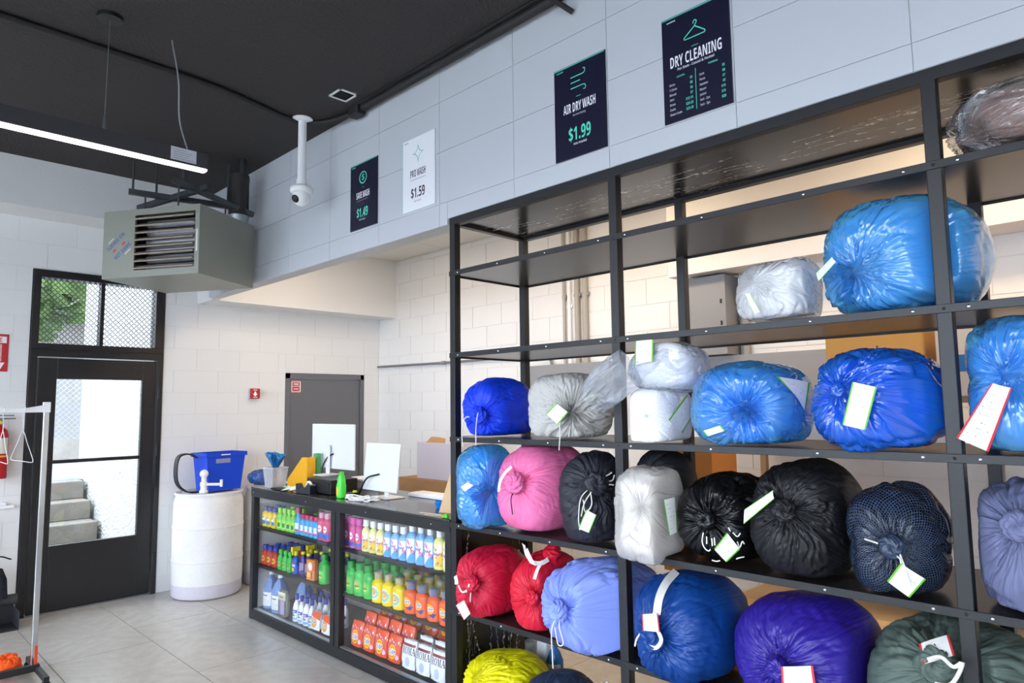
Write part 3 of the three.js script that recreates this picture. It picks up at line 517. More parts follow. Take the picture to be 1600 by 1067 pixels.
// white print on two black bags: curved swashes standing just off the cloth
// ---------- glazed display counter ----------
const CX0 = -5.312, CX1 = -2.888, CZ0 = -2.418, CZ1 = -3.03, CT = .997, CD0 = -4.118, CD1 = -4.012;
const SH1 = .695, SH2 = .408, SH0 = .075;
{
  const c = thing('display_counter', 'long black steel counter with glazed shelves of detergents', 'counter');
  const P = .048;
  for (const x of [CX0, CX1 - P]) for (const z of [CZ0, CZ1 + P]) part('post', rbx(x, x + P, 0, .93, z - P, z, .003), M.steel, c);
  part('divider', rbx(CD0, CD0 + P, .04, .93, CZ0 - P, CZ0 - .001, .003), M.steel, c); part('divider', rbx(CD1 - P, CD1, .04, .93, CZ0 - P, CZ0 - .001, .003), M.steel, c);
  part('fascia', rbx(CX0, CX1 - .001, .925, .985, CZ0 - .04, CZ0 + .003, .003), M.steel, c);
  part('fascia', rbx(CX0 - .001, CX0 + .04, .925, .985, CZ1, CZ0 - .04, .003), M.steel, c);
  part('base_rail', rbx(CX0 + P, CX1 - P, .005, .072, CZ0 - P, CZ0, .003), M.steel, c); part('base_rail', rbx(CX0, CX0 + .04, .005, .072, CZ1 + P, CZ0 - P, .003), M.steel, c);
  part('worktop', rbx(CX0 - .004, CX1 - .001, .985, CT, CZ1 - .005, CZ0 + .006, .003), phys('#343334', .14, { side: THREE.FrontSide }), c);
  part('bottom_board', bx(CX0 + .03, CX1 - .03, .055, SH0, CZ1 + .02, CZ0 - .05), M.darkSteel, c);
  for (const [a, b] of [[CX0 + P, CD0 + .01], [CD1 - .01, CX1 - P]]) for (const y of [SH1, SH2]) part('shelf', rbx(a, b, y - .02, y, CZ1 + .03, CZ0 - .03, .002), M.darkSteel, c);
  const pan = mat('#dcdbd8', .6);
  part('back_panel', bx(CX0 + .02, CX1 - .02, .04, .98, CZ1, CZ1 + .012), pan, c);
  part('end_panel', bx(CX0 + .012, CX0 + .02, .07, .925, CZ1 + P, CZ0 - P), pan, c);
  for (const [a, b] of [[CX0 + P, CD0], [CD1, CX1 - P]]) {
    part('glass_pane', bx(a, b, .075, .925, CZ0 - .027, CZ0 - .022), M.glass, c);
    part('glass_track', rbx(a, b, .072, .082, CZ0 - .038, CZ0 - .012, .002), M.zinc, c);
  }
  for (const x of [-5.27, -4.45, -3.7, -3.05]) { const s = new THREE.SphereGeometry(.005, 8, 4); s.scale(1, 1, .5); s.translate(x, .957, CZ0 + .003); part('screw', s, M.chrome, c); }
}
// ---------- goods in the counter ----------
const lab = {};
const labelTex = (key, draw) => lab[key] ??= mat('#ffffff', .35, { map: canvasTex(128, 128, draw) });
const dots = (g, cols, n = 26, r = 12) => { for (let i = 0; i < n; i++) { g.fillStyle = cols[Math.floor(rnd() * cols.length)]; g.beginPath(); g.arc(rnd() * 128, rnd() * 128, 3 + rnd() * r, 0, 7); g.fill(); } };
const bullseye = (g, x, y, r, word) => {
  for (const [q, c] of [[1.25, '#e0503c'], [1.05, '#f7cf1d'], [.8, '#ee7a1c'], [.6, '#f8d52a']]) { g.fillStyle = c; g.beginPath(); g.arc(x, y, r * q, 0, 7); g.fill(); }
  g.save(); g.translate(x, y); g.rotate(-.12); g.textAlign = 'center'; g.font = `bold ${r * .95}px sans-serif`; g.lineWidth = r * .16; g.strokeStyle = '#fff'; g.strokeText(word, 0, r * .32); g.fillStyle = '#1c2f8f'; g.fillText(word, 0, r * .32); g.restore();
};
const squig = (g, c, x, y, w, lw = 4) => { g.strokeStyle = c; g.lineWidth = lw; g.beginPath(); g.moveTo(x, y); for (let i = 1; i <= 9; i++) g.quadraticCurveTo(x + w * (i - .5) / 9, y + (i % 2 ? -12 : 10), x + w * i / 9, y); g.stroke(); };
const L = {
  softYellow: labelTex('a', (g) => { g.fillStyle = '#f2d31a'; g.fillRect(0, 0, 128, 128); g.fillStyle = '#fff'; g.fillRect(34, 20, 60, 60); g.fillStyle = '#3a93dd'; g.beginPath(); g.ellipse(64, 92, 46, 24, 0, 0, 7); g.fill(); g.fillStyle = '#d75a3c'; g.fillRect(42, 26, 40, 14); }),
  lime: labelTex('b', (g) => { g.fillStyle = '#a9ea6a'; g.fillRect(0, 0, 128, 128); g.fillStyle = '#e9f5c2'; g.fillRect(20, 30, 50, 80); g.fillStyle = '#1f9a2c'; g.fillRect(64, 46, 44, 56); g.fillStyle = '#e0a432'; g.fillRect(26, 36, 34, 20); }),
  aqua: labelTex('c', (g) => { g.fillStyle = '#56b3e6'; g.fillRect(0, 0, 128, 128); g.fillStyle = '#f3f6fb'; g.fillRect(18, 34, 92, 74); g.fillStyle = '#e0558d'; g.fillRect(18, 96, 92, 16); dots(g, ['#9fd4ee', '#f2b9d0'], 9, 8); }),
  berry: labelTex('d', (g) => { g.fillStyle = '#d62a68'; g.fillRect(0, 0, 128, 128); g.fillStyle = '#fff'; g.beginPath(); g.ellipse(64, 44, 34, 30, 0, 0, 7); g.fill(); g.fillStyle = '#1f62c4'; g.beginPath(); g.moveTo(0, 92); g.lineTo(128, 70); g.lineTo(128, 128); g.lineTo(0, 128); g.fill(); g.fillStyle = '#e46a36'; g.fillRect(20, 74, 60, 10); squig(g, '#c2306e', 38, 46, 50); }),
  redTide: labelTex('e', (g) => { g.fillStyle = '#c13a24'; g.fillRect(0, 0, 128, 128); bullseye(g, 64, 60, 38, ''); squig(g, '#3a2a86', 36, 62, 56, 7); }),
  green: labelTex('f', (g) => { g.fillStyle = '#38b749'; g.fillRect(0, 0, 128, 128); g.fillStyle = '#5fd05a'; g.beginPath(); g.ellipse(64, 66, 46, 52, 0, 0, 7); g.fill(); g.fillStyle = '#f0a48c'; g.beginPath(); g.arc(52, 48, 20, 0, 7); g.fill(); g.fillStyle = '#f4e163'; g.beginPath(); g.ellipse(74, 78, 24, 12, -.5, 0, 7); g.fill(); squig(g, '#1b7d33', 34, 70, 60, 6); }),
  spray: labelTex('g', (g) => { g.fillStyle = '#1d5fd0'; g.fillRect(0, 0, 128, 128); g.fillStyle = '#dfe9f7'; g.fillRect(26, 30, 76, 26); g.fillStyle = '#f0d62c'; g.fillRect(40, 70, 46, 44); g.fillStyle = '#d23b2d'; g.fillRect(30, 8, 68, 14); }),
  purple: labelTex('h', (g) => { g.fillStyle = '#4a2a86'; g.fillRect(0, 0, 128, 128); g.fillStyle = '#e7e2f2'; for (let i = 0; i < 5; i++) { g.save(); g.translate(0, 24 + i * 20); g.rotate(-.35); g.fillRect(10, 0, 110, 8); g.restore(); } }),
  orangeBox: labelTex('i', (g) => { g.fillStyle = '#f0962b'; g.fillRect(0, 0, 128, 128); g.fillStyle = '#f6eee6'; g.beginPath(); g.ellipse(56, 42, 34, 28, 0, 0, 7); g.fill(); g.fillStyle = '#8d4aa4'; g.fillRect(70, 72, 24, 48); g.fillStyle = '#f7d44b'; g.fillRect(10, 80, 50, 30); g.fillStyle = '#c25aa0'; g.fillRect(98, 6, 24, 60); }),
  jug: labelTex('j', (g) => { g.fillStyle = '#eef2f6'; g.fillRect(0, 0, 128, 128); squig(g, '#333c4c', 30, 32, 66, 6); g.fillStyle = '#9aa3b2'; for (let i = 0; i < 6; i++) g.fillRect(16, 52 + i * 12, 70 + (i * 37 % 28), 3); }),
  bleach: labelTex('k', (g) => { g.fillStyle = '#e9f3fa'; g.fillRect(0, 0, 128, 128); g.fillStyle = '#2745a8'; g.fillRect(0, 6, 128, 38); squig(g, '#ffffff', 26, 28, 76, 6); g.fillStyle = '#c8394a'; g.fillRect(20, 52, 60, 12); g.fillStyle = '#2745a8'; g.fillRect(40, 68, 58, 16); g.fillStyle = '#77b9d8'; g.fillRect(0, 102, 128, 26); }),
  magenta: labelTex('l', (g) => { g.fillStyle = '#cf2f8d'; g.fillRect(0, 0, 128, 128); g.fillStyle = '#fff'; g.beginPath(); g.ellipse(64, 50, 30, 30, 0, 0, 7); g.fill(); g.fillStyle = '#2b62c8'; g.fillRect(0, 100, 128, 28); g.fillStyle = '#e7586a'; g.fillRect(20, 82, 88, 14); squig(g, '#b22372', 40, 52, 48); }),
  flowerY: labelTex('m', (g) => { g.fillStyle = '#f6f0d6'; g.fillRect(0, 0, 128, 128); g.fillStyle = '#f4c522'; g.beginPath(); g.moveTo(60, 128); g.quadraticCurveTo(70, 60, 128, 40); g.lineTo(128, 128); g.fill(); dots(g, ['#e2566b', '#f0a12e', '#8ebf4a', '#f2e27a'], 16, 8); squig(g, '#5a57b3', 14, 58, 92, 6); }),
  flowerB: labelTex('n', (g) => { g.fillStyle = '#eef1f9'; g.fillRect(0, 0, 128, 128); g.fillStyle = '#4aa7e4'; g.beginPath(); g.moveTo(50, 128); g.quadraticCurveTo(80, 90, 128, 66); g.lineTo(128, 128); g.fill(); dots(g, ['#d63c86', '#e86fae', '#b3327c', '#f2b4d4'], 16, 9); squig(g, '#403c9e', 14, 54, 92, 6); }),
  tideOrange: labelTex('o', (g) => { g.fillStyle = '#f2682c'; g.fillRect(0, 0, 128, 128); g.fillStyle = '#2a3c9c'; g.beginPath(); g.moveTo(10, 78); g.lineTo(118, 84); g.lineTo(96, 118); g.fill(); bullseye(g, 60, 52, 36, 'Tide'); }),
  tideYellow: labelTex('p', (g) => { g.fillStyle = '#f5d90d'; g.fillRect(0, 0, 128, 128); g.fillStyle = '#e9f3ef'; g.beginPath(); g.ellipse(64, 66, 50, 56, 0, 0, 7); g.fill(); for (let i = 0; i < 22; i++) { g.save(); g.translate(64, 66); g.rotate(i * .2856); g.fillStyle = i % 2 ? '#2a8f86' : '#63b36a'; g.fillRect(26, -3, 22, 6); g.restore(); } bullseye(g, 64, 56, 20, 'Tide'); }),
  tideBag: labelTex('q', (g) => { g.fillStyle = '#e8501f'; g.fillRect(0, 0, 128, 128); for (let i = 0; i < 6; i++) { g.fillStyle = '#f6e6da'; g.beginPath(); g.ellipse(20 + i * 21 + rnd() * 10, 20 + rnd() * 30, 7, 5, rnd() * 3, 0, 7); g.fill(); } g.strokeStyle = '#c96aa8'; g.lineWidth = 6; g.beginPath(); g.arc(58, 78, 50, 3, 5.8); g.stroke(); g.fillStyle = '#d9c3ea'; g.beginPath(); g.ellipse(106, 100, 16, 12, 0, 0, 7); g.fill(); bullseye(g, 58, 80, 34, 'Tide'); }),
  roma: labelTex('r', (g) => { g.fillStyle = '#e9edf4'; g.fillRect(0, 0, 128, 128); g.fillStyle = '#7d2334'; g.fillRect(6, 14, 116, 12); condensed(g, 'ROMA', 8, 62, 46, .82, '#33313f', 'serif'); g.fillStyle = '#b9c6da'; g.beginPath(); g.arc(66, 96, 22, 0, 7); g.fill(); }),
  tideBox: labelTex('s', (g) => { g.fillStyle = '#eef0f2'; g.fillRect(0, 0, 128, 128); g.fillStyle = '#e8561f'; g.beginPath(); g.moveTo(0, 0); g.lineTo(128, 0); g.lineTo(128, 54); g.lineTo(0, 34); g.fill(); g.fillStyle = '#2a86d8'; g.fillRect(0, 0, 14, 60); bullseye(g, 54, 76, 30, 'Tide'); }),
  pouch: labelTex('t', (g) => { g.fillStyle = '#c9c4a4'; g.fillRect(0, 0, 128, 128); g.fillStyle = '#6a6a5e'; g.fillRect(0, 44, 128, 84); g.fillStyle = '#a99ad0'; g.fillRect(40, 46, 70, 76); g.fillStyle = '#e6e3d4'; g.fillRect(0, 0, 128, 14); g.fillStyle = '#8b8468'; g.fillRect(18, 22, 70, 10); }),
};
const plastic = (c, r = .28) => mat(c, r);
// profile bottle: body lathe squashed in depth, wrap label facing the shop front, cap
function bottle(name, label, cat, group, x, y, z, k) {
  const t = thing(name, label, cat, [x, y, z], k.turn ?? rr(-.12, .12), group);
  const { r, h, neck = .4, shoulder = .72, cap = .2, capR = .5, flat = .75 } = k, hb = h * (1 - cap);
  const body = lathe([[0, 0], [r * .93, 0], [r, h * .02], [r, hb * shoulder * .6], [r * .98, hb * shoulder], [r * (neck + .38), hb * (shoulder + (1 - shoulder) * .45)], [r * neck, hb * (shoulder + (1 - shoulder) * .8)], [r * neck, hb]], 18); body.scale(1, 1, flat);
  const bb = part('bottle_body', body, k.body, t);
  const lg = lathe([[r * 1.012, hb * .1], [r * 1.012, hb * shoulder * .95]], 14, -1.15, 2.3); lg.scale(1, 1, flat * 1.0);
  part('label', lg, k.label, bb);
  const cr = r * capR, cg = k.capShape ? lathe(k.capShape.map(([a, b]) => [a * r, hb + b * h * cap]), 16) : lathe([[cr, hb - h * .01], [cr, hb + h * cap * .9], [cr * .9, h], [0, h]], 14);
  const cm = part('cap', cg, k.capMat, t);
  if (k.measure) { part('measuring_cup', lathe([[cr * 1.12, hb + h * .005], [cr * 1.25, h + h * .05], [cr * 1.2, h + h * .06], [0, h + h * .06]], 14), film('#e6ebee', .75, .1), cm); }
  if (k.trigger) {
    part('trigger', merge([rbx(-.012, .012, h - .005, h + .03, -.03, .038, .006), rbx(-.006, .006, h - .03, h, .02, .032, .004)]), k.capMat, cm);
  }
  return t;
}
const nth = ['first', 'second', 'third', 'fourth', 'fifth', 'sixth', 'seventh', 'eighth', 'ninth', 'tenth'];
const U = 'counter upper shelf', MI = 'counter middle shelf';
function row(xs, y, z, spec, name, cat, what, where, group) {
  xs.forEach((x, i) => bottle(name, xs.length > 1 ? `${nth[i]} ${what} from drum end, ${where}` : `${what}, ${where}`, cat, group, x, y, z, spec));
}
const zg = -2.5, S1 = SH1 + .0005, S2 = SH2 + .0005, S0 = SH0 + .0005;
const K = {
  yel: { r: .035, h: .152, body: plastic('#edcf1b'), label: L.softYellow, capMat: plastic('#4a43ae'), capR: .62, shoulder: .8 },
  lime: { r: .034, h: .165, body: plastic('#86dc55'), label: L.lime, capMat: plastic('#9fea3c'), capR: .55, shoulder: .62, neck: .5, cap: .2 },
  aquaT: { r: .035, h: .19, body: plastic('#4fb1e8'), label: L.aqua, capMat: plastic('#c4416f'), capR: .6, shoulder: .74 },
  aqua: { r: .03, h: .15, body: plastic('#4fb1e8'), label: L.aqua, capMat: plastic('#d33a6c'), capR: .75, neck: .7, shoulder: .85 },
  berry: { r: .036, h: .19, body: plastic('#d8447c'), label: L.berry, capMat: plastic('#e7a3c0', .2), capR: .62, shoulder: .8, neck: .55 },
  red: { r: .038, h: .146, body: plastic('#b4331d'), label: L.redTide, capMat: plastic('#1c3fb4'), capR: .62, shoulder: .72, neck: .6 },
  gsm: { r: .032, h: .145, body: plastic('#3fc252'), label: L.green, capMat: plastic('#4cd04f'), capR: .55, shoulder: .66 },
  spray: { r: .034, h: .165, body: plastic('#1d55c4'), label: L.spray, capMat: plastic('#f2e01e'), capR: .5, trigger: 1, shoulder: .7, neck: .35 },
  pur: { r: .034, h: .168, body: plastic('#3c2372', .2), label: L.purple, capMat: plastic('#dfe033'), capR: .5, cap: .1, shoulder: .66, neck: .45 },
  gbig: { r: .05, h: .2, body: plastic('#33b44a'), label: L.green, capMat: plastic('#1f9238'), capR: .5, shoulder: .7, neck: .5 },
  mag: { r: .033, h: .195, body: plastic('#c93a90'), label: L.magenta, capMat: plastic('#df45ad', .2), capR: .72, neck: .6, shoulder: .8 },
  ysoft: { r: .038, h: .197, body: plastic('#e9e89a'), label: L.flowerY, capMat: plastic('#f2f4f6'), capR: .58, shoulder: .78 },
  bsoft: { r: .038, h: .197, body: plastic('#79b7e6'), label: L.flowerB, capMat: plastic('#f2f4f6'), capR: .58, shoulder: .78 },
  bbig: { r: .041, h: .226, body: plastic('#6fb0e2'), label: L.flowerB, capMat: plastic('#eef2f6'), capR: .45, shoulder: .82 },
  ybig: { r: .041, h: .226, body: plastic('#e6e58e'), label: L.flowerY, capMat: plastic('#eef2f6'), capR: .45, shoulder: .82 },
  gmid: { r: .049, h: .205, flat: .62, body: plastic('#3bbf55'), label: L.green, capMat: plastic('#159a3e'), capR: .6, neck: .55, shoulder: .74, measure: 0 },
  ytide: { r: .052, h: .175, body: plastic('#f4d80a'), label: L.tideYellow, capMat: plastic('#f0d428'), capR: .48, neck: .46, shoulder: .8, measure: 1 },
  otide: { r: .05, h: .17, body: plastic('#f0652e'), label: L.tideOrange, capMat: plastic('#2c3ea8'), capR: .55, neck: .5, shoulder: .8, measure: 1 },
  bleach: { r: .034, h: .19, body: plastic('#eef2f6'), label: L.bleach, capMat: plastic('#2b3fae'), capR: .42, neck: .4, shoulder: .6 },
};

row([-5.222, -5.148, -5.07], S1, zg, K.yel, 'softener_bottle', 'bottle', 'yellow bottle with violet cap', U, 'yellow bottles with violet caps');
row([-5.2, -5.12], S1, zg - .09, K.yel, 'softener_bottle', 'bottle', 'rear row yellow bottle with violet cap', U, 'yellow bottles with violet caps');
row([-4.985, -4.912, -4.842, -4.774], S1, zg, K.lime, 'cleaner_bottle', 'bottle', 'lime green bottle', U, 'lime bottles');
row([-4.95, -4.87, -4.79], S1, zg - .085, K.lime, 'cleaner_bottle', 'bottle', 'rear row lime green bottle', U, 'lime bottles');
row([-4.7], S1, zg, K.aquaT, 'softener_bottle', 'bottle', 'single taller sky blue bottle with pink cap beside the lime bottles', U);
row([-4.63, -4.567, -4.504, -4.441], S1, zg, K.aqua, 'softener_bottle', 'bottle', 'small sky blue bottle with raspberry cap', U, 'small sky blue bottles');
row([-4.64, -4.55, -4.46], S1, zg - .1, K.gsm, 'detergent_bottle', 'bottle', 'dark green capped bottle behind the small blue ones', U, 'green bottles behind the blue ones');
row([-4.367, -4.293], S1, zg, K.berry, 'scent_bottle', 'bottle', 'pink and blue scent bead bottle', U, 'pink scent bottles');
row([-4.21], S1, zg - .02, K.berry, 'scent_bottle', 'bottle', 'pink bottle half hidden behind the middle post', U, 'pink scent bottles');
row([-5.215, -5.13, -5.045], S2, zg, K.red, 'detergent_bottle', 'bottle', 'brick red bottle with blue cap', MI, 'brick red bottles');
row([-5.19, -5.1, -5.01], S2, zg - .09, K.red, 'detergent_bottle', 'bottle', 'second row brick red bottle with blue cap', MI, 'brick red bottles');
row([-5.16, -5.07, -4.98], S2, zg - .18, K.red, 'detergent_bottle', 'bottle', 'third row brick red bottle with blue cap', MI, 'brick red bottles');
row([-4.962, -4.888, -4.815], S2, zg, K.gsm, 'detergent_bottle', 'bottle', 'small green bottle', MI, 'small green bottles');
row([-4.735], S2, zg, K.spray, 'spray_bottle', 'bottle', 'blue spray bottle with yellow trigger', MI, 'blue spray bottles');
row([-4.7], S2, zg - .1, K.spray, 'spray_bottle', 'bottle', 'rear blue spray bottle with yellow trigger', MI, 'blue spray bottles');
row([-4.645, -4.565], S2, zg - .01, K.pur, 'cleaner_bottle', 'bottle', 'dark purple bottle with yellow cap', MI, 'purple bottles');
row([-4.62, -4.54, -4.46, -4.38], S2, zg - .1, K.pur, 'cleaner_bottle', 'bottle', 'second row dark purple bottle with yellow cap', MI, 'purple bottles');
row([-4.58, -4.5, -4.42, -4.34], S2, zg - .19, K.pur, 'cleaner_bottle', 'bottle', 'third row dark purple bottle with yellow cap', MI, 'purple bottles');
{ const t = thing('dryer_sheet_box', 'upright orange box beside the dark purple bottles', 'box', [-4.475, S2, zg + .012], .1); part('carton', rb(.092, .138, .03, .003, 0, .07, 0), plastic('#ef8d2a', .5), t); const q = new THREE.PlaneGeometry(.09, .136); q.translate(0, .07, .0153); part('label', q, L.orangeBox, t); }
row([-4.325], S2, zg, K.gbig, 'detergent_bottle', 'bottle', 'large green bottle beside the orange box', MI, 'large green bottles');
row([-4.2], S2, zg - .03, K.gbig, 'detergent_bottle', 'bottle', 'large green bottle behind the middle post', MI, 'large green bottles');
row([-3.965, -3.895], S1, zg, K.mag, 'scent_bottle', 'bottle', 'magenta scent bottle', U, 'magenta bottles');
row([-4.06], S1, zg - .02, K.mag, 'scent_bottle', 'bottle', 'magenta bottle half hidden by the middle post', U, 'magenta bottles');
row([-3.815, -3.735, -3.655], S1, zg, K.ysoft, 'softener_bottle', 'bottle', 'pale yellow bottle with white cap', U, 'pale yellow bottles');
row([-3.575, -3.495, -3.415], S1, zg, K.bsoft, 'softener_bottle', 'bottle', 'pale blue bottle with white cap', U, 'pale blue bottles');
row([-3.333, -3.248, -3.163], S1, zg, K.bbig, 'softener_bottle', 'bottle', 'taller pale blue bottle reaching under the worktop', U, 'tall pale blue bottles');
row([-3.078, -2.993], S1, zg, K.ybig, 'softener_bottle', 'bottle', 'taller pale yellow bottle near the shelving post', U, 'tall pale yellow bottles');
row([-3.985, -3.885, -3.785], S2, zg, K.gmid, 'detergent_bottle', 'bottle', 'bright green jug', MI, 'bright green jugs');
row([-3.97, -3.87, -3.77, -3.67], S2, zg - .115, K.gmid, 'detergent_bottle', 'bottle', 'second row bright green jug', MI, 'bright green jugs');
row([-3.96, -3.85, -3.74, -3.63], S2, zg - .23, K.gmid, 'detergent_bottle', 'bottle', 'third row bright green jug', MI, 'bright green jugs');
row([-3.675, -3.565, -3.455], S2, zg, K.ytide, 'detergent_bottle', 'bottle', 'yellow jug with clear cup lid', MI, 'yellow jugs');
row([-3.54, -3.43, -3.32, -3.21, -3.1], S2, zg - .12, K.ytide, 'detergent_bottle', 'bottle', 'second row yellow jug with clear cup lid', MI, 'yellow jugs');
row([-3.49, -3.38, -3.27, -3.16, -3.05], S2, zg - .235, K.ytide, 'detergent_bottle', 'bottle', 'third row yellow jug with clear cup lid', MI, 'yellow jugs');
row([-3.34, -3.232, -3.124, -3.016], S2, zg, K.otide, 'detergent_bottle', 'bottle', 'orange jug with navy cap', MI, 'orange jugs');
// bottom of the counter
const B0 = 'counter bottom shelf';
for (const [x, z, l] of [[-5.185, zg - .04, 'pale blue gallon jug nearest the drums'], [-5.03, zg - .035, 'second pale blue gallon jug with white label'], [-4.84, zg - .13, 'pale blue gallon jug lying back behind the pouch']]) {
  const t = thing('gallon_jug', `${l}, ${B0}`, 'jug', [x, S0, z], 0, 'pale blue jugs'), bm = phys('#7ea6e6', .3, { transmission: .25 });
  const g = lathe([[0, 0], [.066, 0], [.072, .01], [.072, .15], [.069, .165], [.05, .205], [.022, .24], [.018, .255], [0, .255]], 22); g.scale(1, 1, .85); const jb = part('bottle_body', g, bm, t);
  const lg = lathe([[.0728, .03], [.0728, .13]], 12, -1, 2); lg.scale(1, 1, .85); part('label', lg, L.jug, jb);
  part('handle', tube([[.02, .24, .02], [.055, .225, .03], [.066, .18, .035], [.062, .155, .03]], .009, 16, 8), bm, t); part('cap', cyl(.02, .02, .022, 0, .262, 0, 14), plastic('#e8ecf2'), t);
}
{ const t = thing('refill_pouch', 'olive and lilac packet leaning beside the blue jugs, ' + B0, 'packet', [-4.875, S0, zg + .012], .05); part('pouch', sackGeo({ a: .058, b: .1, c: .02, p: 3.2, k: [0, 1, .2], shelf: false, s: 2, pleat: .003, dip: .02, peak: 0, fold: .004, lump: .004, crease: .002, nT: 30, nP: 50 }).translate(0, .1, 0), plastic('#8a8a78', .3), t); const q = new THREE.PlaneGeometry(.1, .165); q.translate(0, .1, .0225); part('label', q, L.pouch, t); }
row([-4.73, -4.655, -4.58, -4.507], S0, zg - .01, K.bleach, 'bleach_bottle', 'bottle', 'white bottle with blue cap', B0, 'white bleach bottles');
row([-4.7, -4.62, -4.54, -4.46, -4.38], S0, zg - .09, K.bleach, 'bleach_bottle', 'bottle', 'second row white bottle with blue cap', B0, 'white bleach bottles');
row([-4.66, -4.58, -4.5, -4.42, -4.34], S0, zg - .17, K.bleach, 'bleach_bottle', 'bottle', 'third row white bottle with blue cap', B0, 'white bleach bottles');
function packet(name, label, cat, group, x, y, z, w, h, d, m, front, turn, tilt, s) {
  const t = thing(name, label, cat, [x, y, z], turn, group), o = new THREE.Group();
  const body = part('packet_film', sackGeo({ a: w / 2, b: h / 2, c: d / 2, p: 3.6, k: [0, 1, .1], shelf: false, s, pleat: .004, dip: .02, peak: 0, fold: .008, lump: .006, crease: .004, nT: 34, nP: 60 }), m, t);
  const g = new THREE.PlaneGeometry(w * .92, h * .92, 8, 8), p = g.attributes.position; for (let i = 0; i < p.count; i++) { const u = p.getX(i) / (w / 2), v = p.getY(i) / (h / 2); p.setZ(i, d / 2 * Math.pow(Math.max(.02, 1 - Math.pow(Math.abs(u), 3.6) - Math.pow(Math.abs(v), 3.6)), 1 / 3.6) + .004); } g.computeVertexNormals();
  const f = part('label', g, front, t);
  for (const q of [body, f]) { q.rotation.x = tilt; q.position.y = Math.cos(tilt) * h / 2 + Math.abs(Math.sin(tilt)) * d / 2 + .005; }
  return t;
}
const om = plastic('#e04d1c', .25), wm = plastic('#dfe4ec', .25);
[[-4.41, 0, .02], [-4.27, 0, -.02]].forEach(([x, , tn], i) => packet('powder_packet', `${nth[i]} white and orange powder packet in front of the bleach bottles`, 'packet', 'powder packets', x, S0, zg + .005, .125, .13, .03, wm, L.tideBox, tn, -.12, i + 1));
[-3.91, -3.775, -3.64, -3.505].forEach((x, i) => packet('powder_bag', `${nth[i]} orange detergent bag of the front row from the middle post`, 'bag', 'orange detergent bags', x, S0, zg - .012, .13, .165, .045, om, L.tideBag, .02, -.14, i + 3));
[-3.91, -3.775, -3.64, -3.505].map((x) => x + .04).forEach((x, i) => packet('powder_bag', `${nth[i]} orange detergent bag of the second row from the middle post`, 'bag', 'orange detergent bags', x, S0, zg - .075, .13, .215, .045, om, L.tideBag, -.02, -.16, i + 13));
[-3.9, -3.745, -3.59, -3.435, -3.28, -3.125].forEach((x, i) => packet('powder_bag', `${nth[i]} orange detergent bag of the piled back row from the middle post`, 'bag', 'orange detergent bags', x, S0 + .11, zg - .265, .15, .2, .045, om, L.tideBag, .02 - i * .006, -.85, i + 23));
[-3.355, -3.22, -3.085].forEach((x, i) => packet('powder_bag', `${nth[i]} white bag with dark lettering from the orange bags`, 'bag', 'white lettered bags', x, S0, zg - .01, .132, .17, .05, wm, L.roma, .02, -.12, i + 21));
[-3.29, -3.15].forEach((x, i) => packet('powder_bag', `${nth[i]} white lettered bag of the second row behind the front ones`, 'bag', 'white lettered bags', x, S0, zg - .078, .132, .19, .04, wm, L.roma, -.02, -.06, i + 31));
// ---------- posters on the soffit ----------
const teal = '#5fe0bf', navyP = '#17172f';
function poster(name, label, x0, x1, y0, y1, dark, draw) {
  const W = 512, H = 768, t = thing(name, label, 'poster', [(x0 + x1) / 2, y0, ZS]);
  const w = x1 - x0, h = y1 - y0;
  const pb = part('board', bx(-w / 2, w / 2, 0, h, .0005, .007), mat(dark ? '#1c1c34' : '#e6e8ee', .4), t);
  const q = new THREE.PlaneGeometry(w - .004, h - .004); q.translate(0, h / 2, .0077);
  part('print', q, mat('#ffffff', .32, { map: canvasTex(W, H, (g) => { g.fillStyle = dark ? navyP : '#f1f3f8'; g.fillRect(0, 0, W, H); if (dark) { g.fillStyle = '#4fc0a8'; g.fillRect(0, 0, W, 9); } g.textAlign = 'center'; g.lineCap = 'round'; draw(g, W, H); }) }), pb);
}
const line = (g, c, w, ...p) => { g.strokeStyle = c; g.lineWidth = w; g.beginPath(); g.moveTo(p[0], p[1]); for (let i = 2; i < p.length; i += 2) g.lineTo(p[i], p[i + 1]); g.stroke(); };
poster('price_poster', 'dark price poster with dollar coin icon and green $1.49', -3.905, -3.592, 2.770, 3.214, true, (g) => {
  g.fillStyle = teal; for (let i = 0; i < 6; i++) g.fillRect(60 - 34 + i * 12, 34 - 12, 8, 10); g.strokeStyle = teal; g.lineWidth = 14; g.beginPath(); g.arc(246, 178, 66, 0, 7); g.stroke(); condensed(g, '$', 246, 212, 104, .9, teal);
  line(g, teal, 4, 226, 292, 266, 292); condensed(g, 'SAVE WASH', 246, 414, 104, .46, '#f4f5fa'); g.fillStyle = '#9a9bb0'; g.fillRect(130, 438, 214, 5); condensed(g, '$1.49', 236, 636, 148, .6, teal); condensed(g, 'PER POUND', 236, 676, 24, .9, '#c9cad6');
});
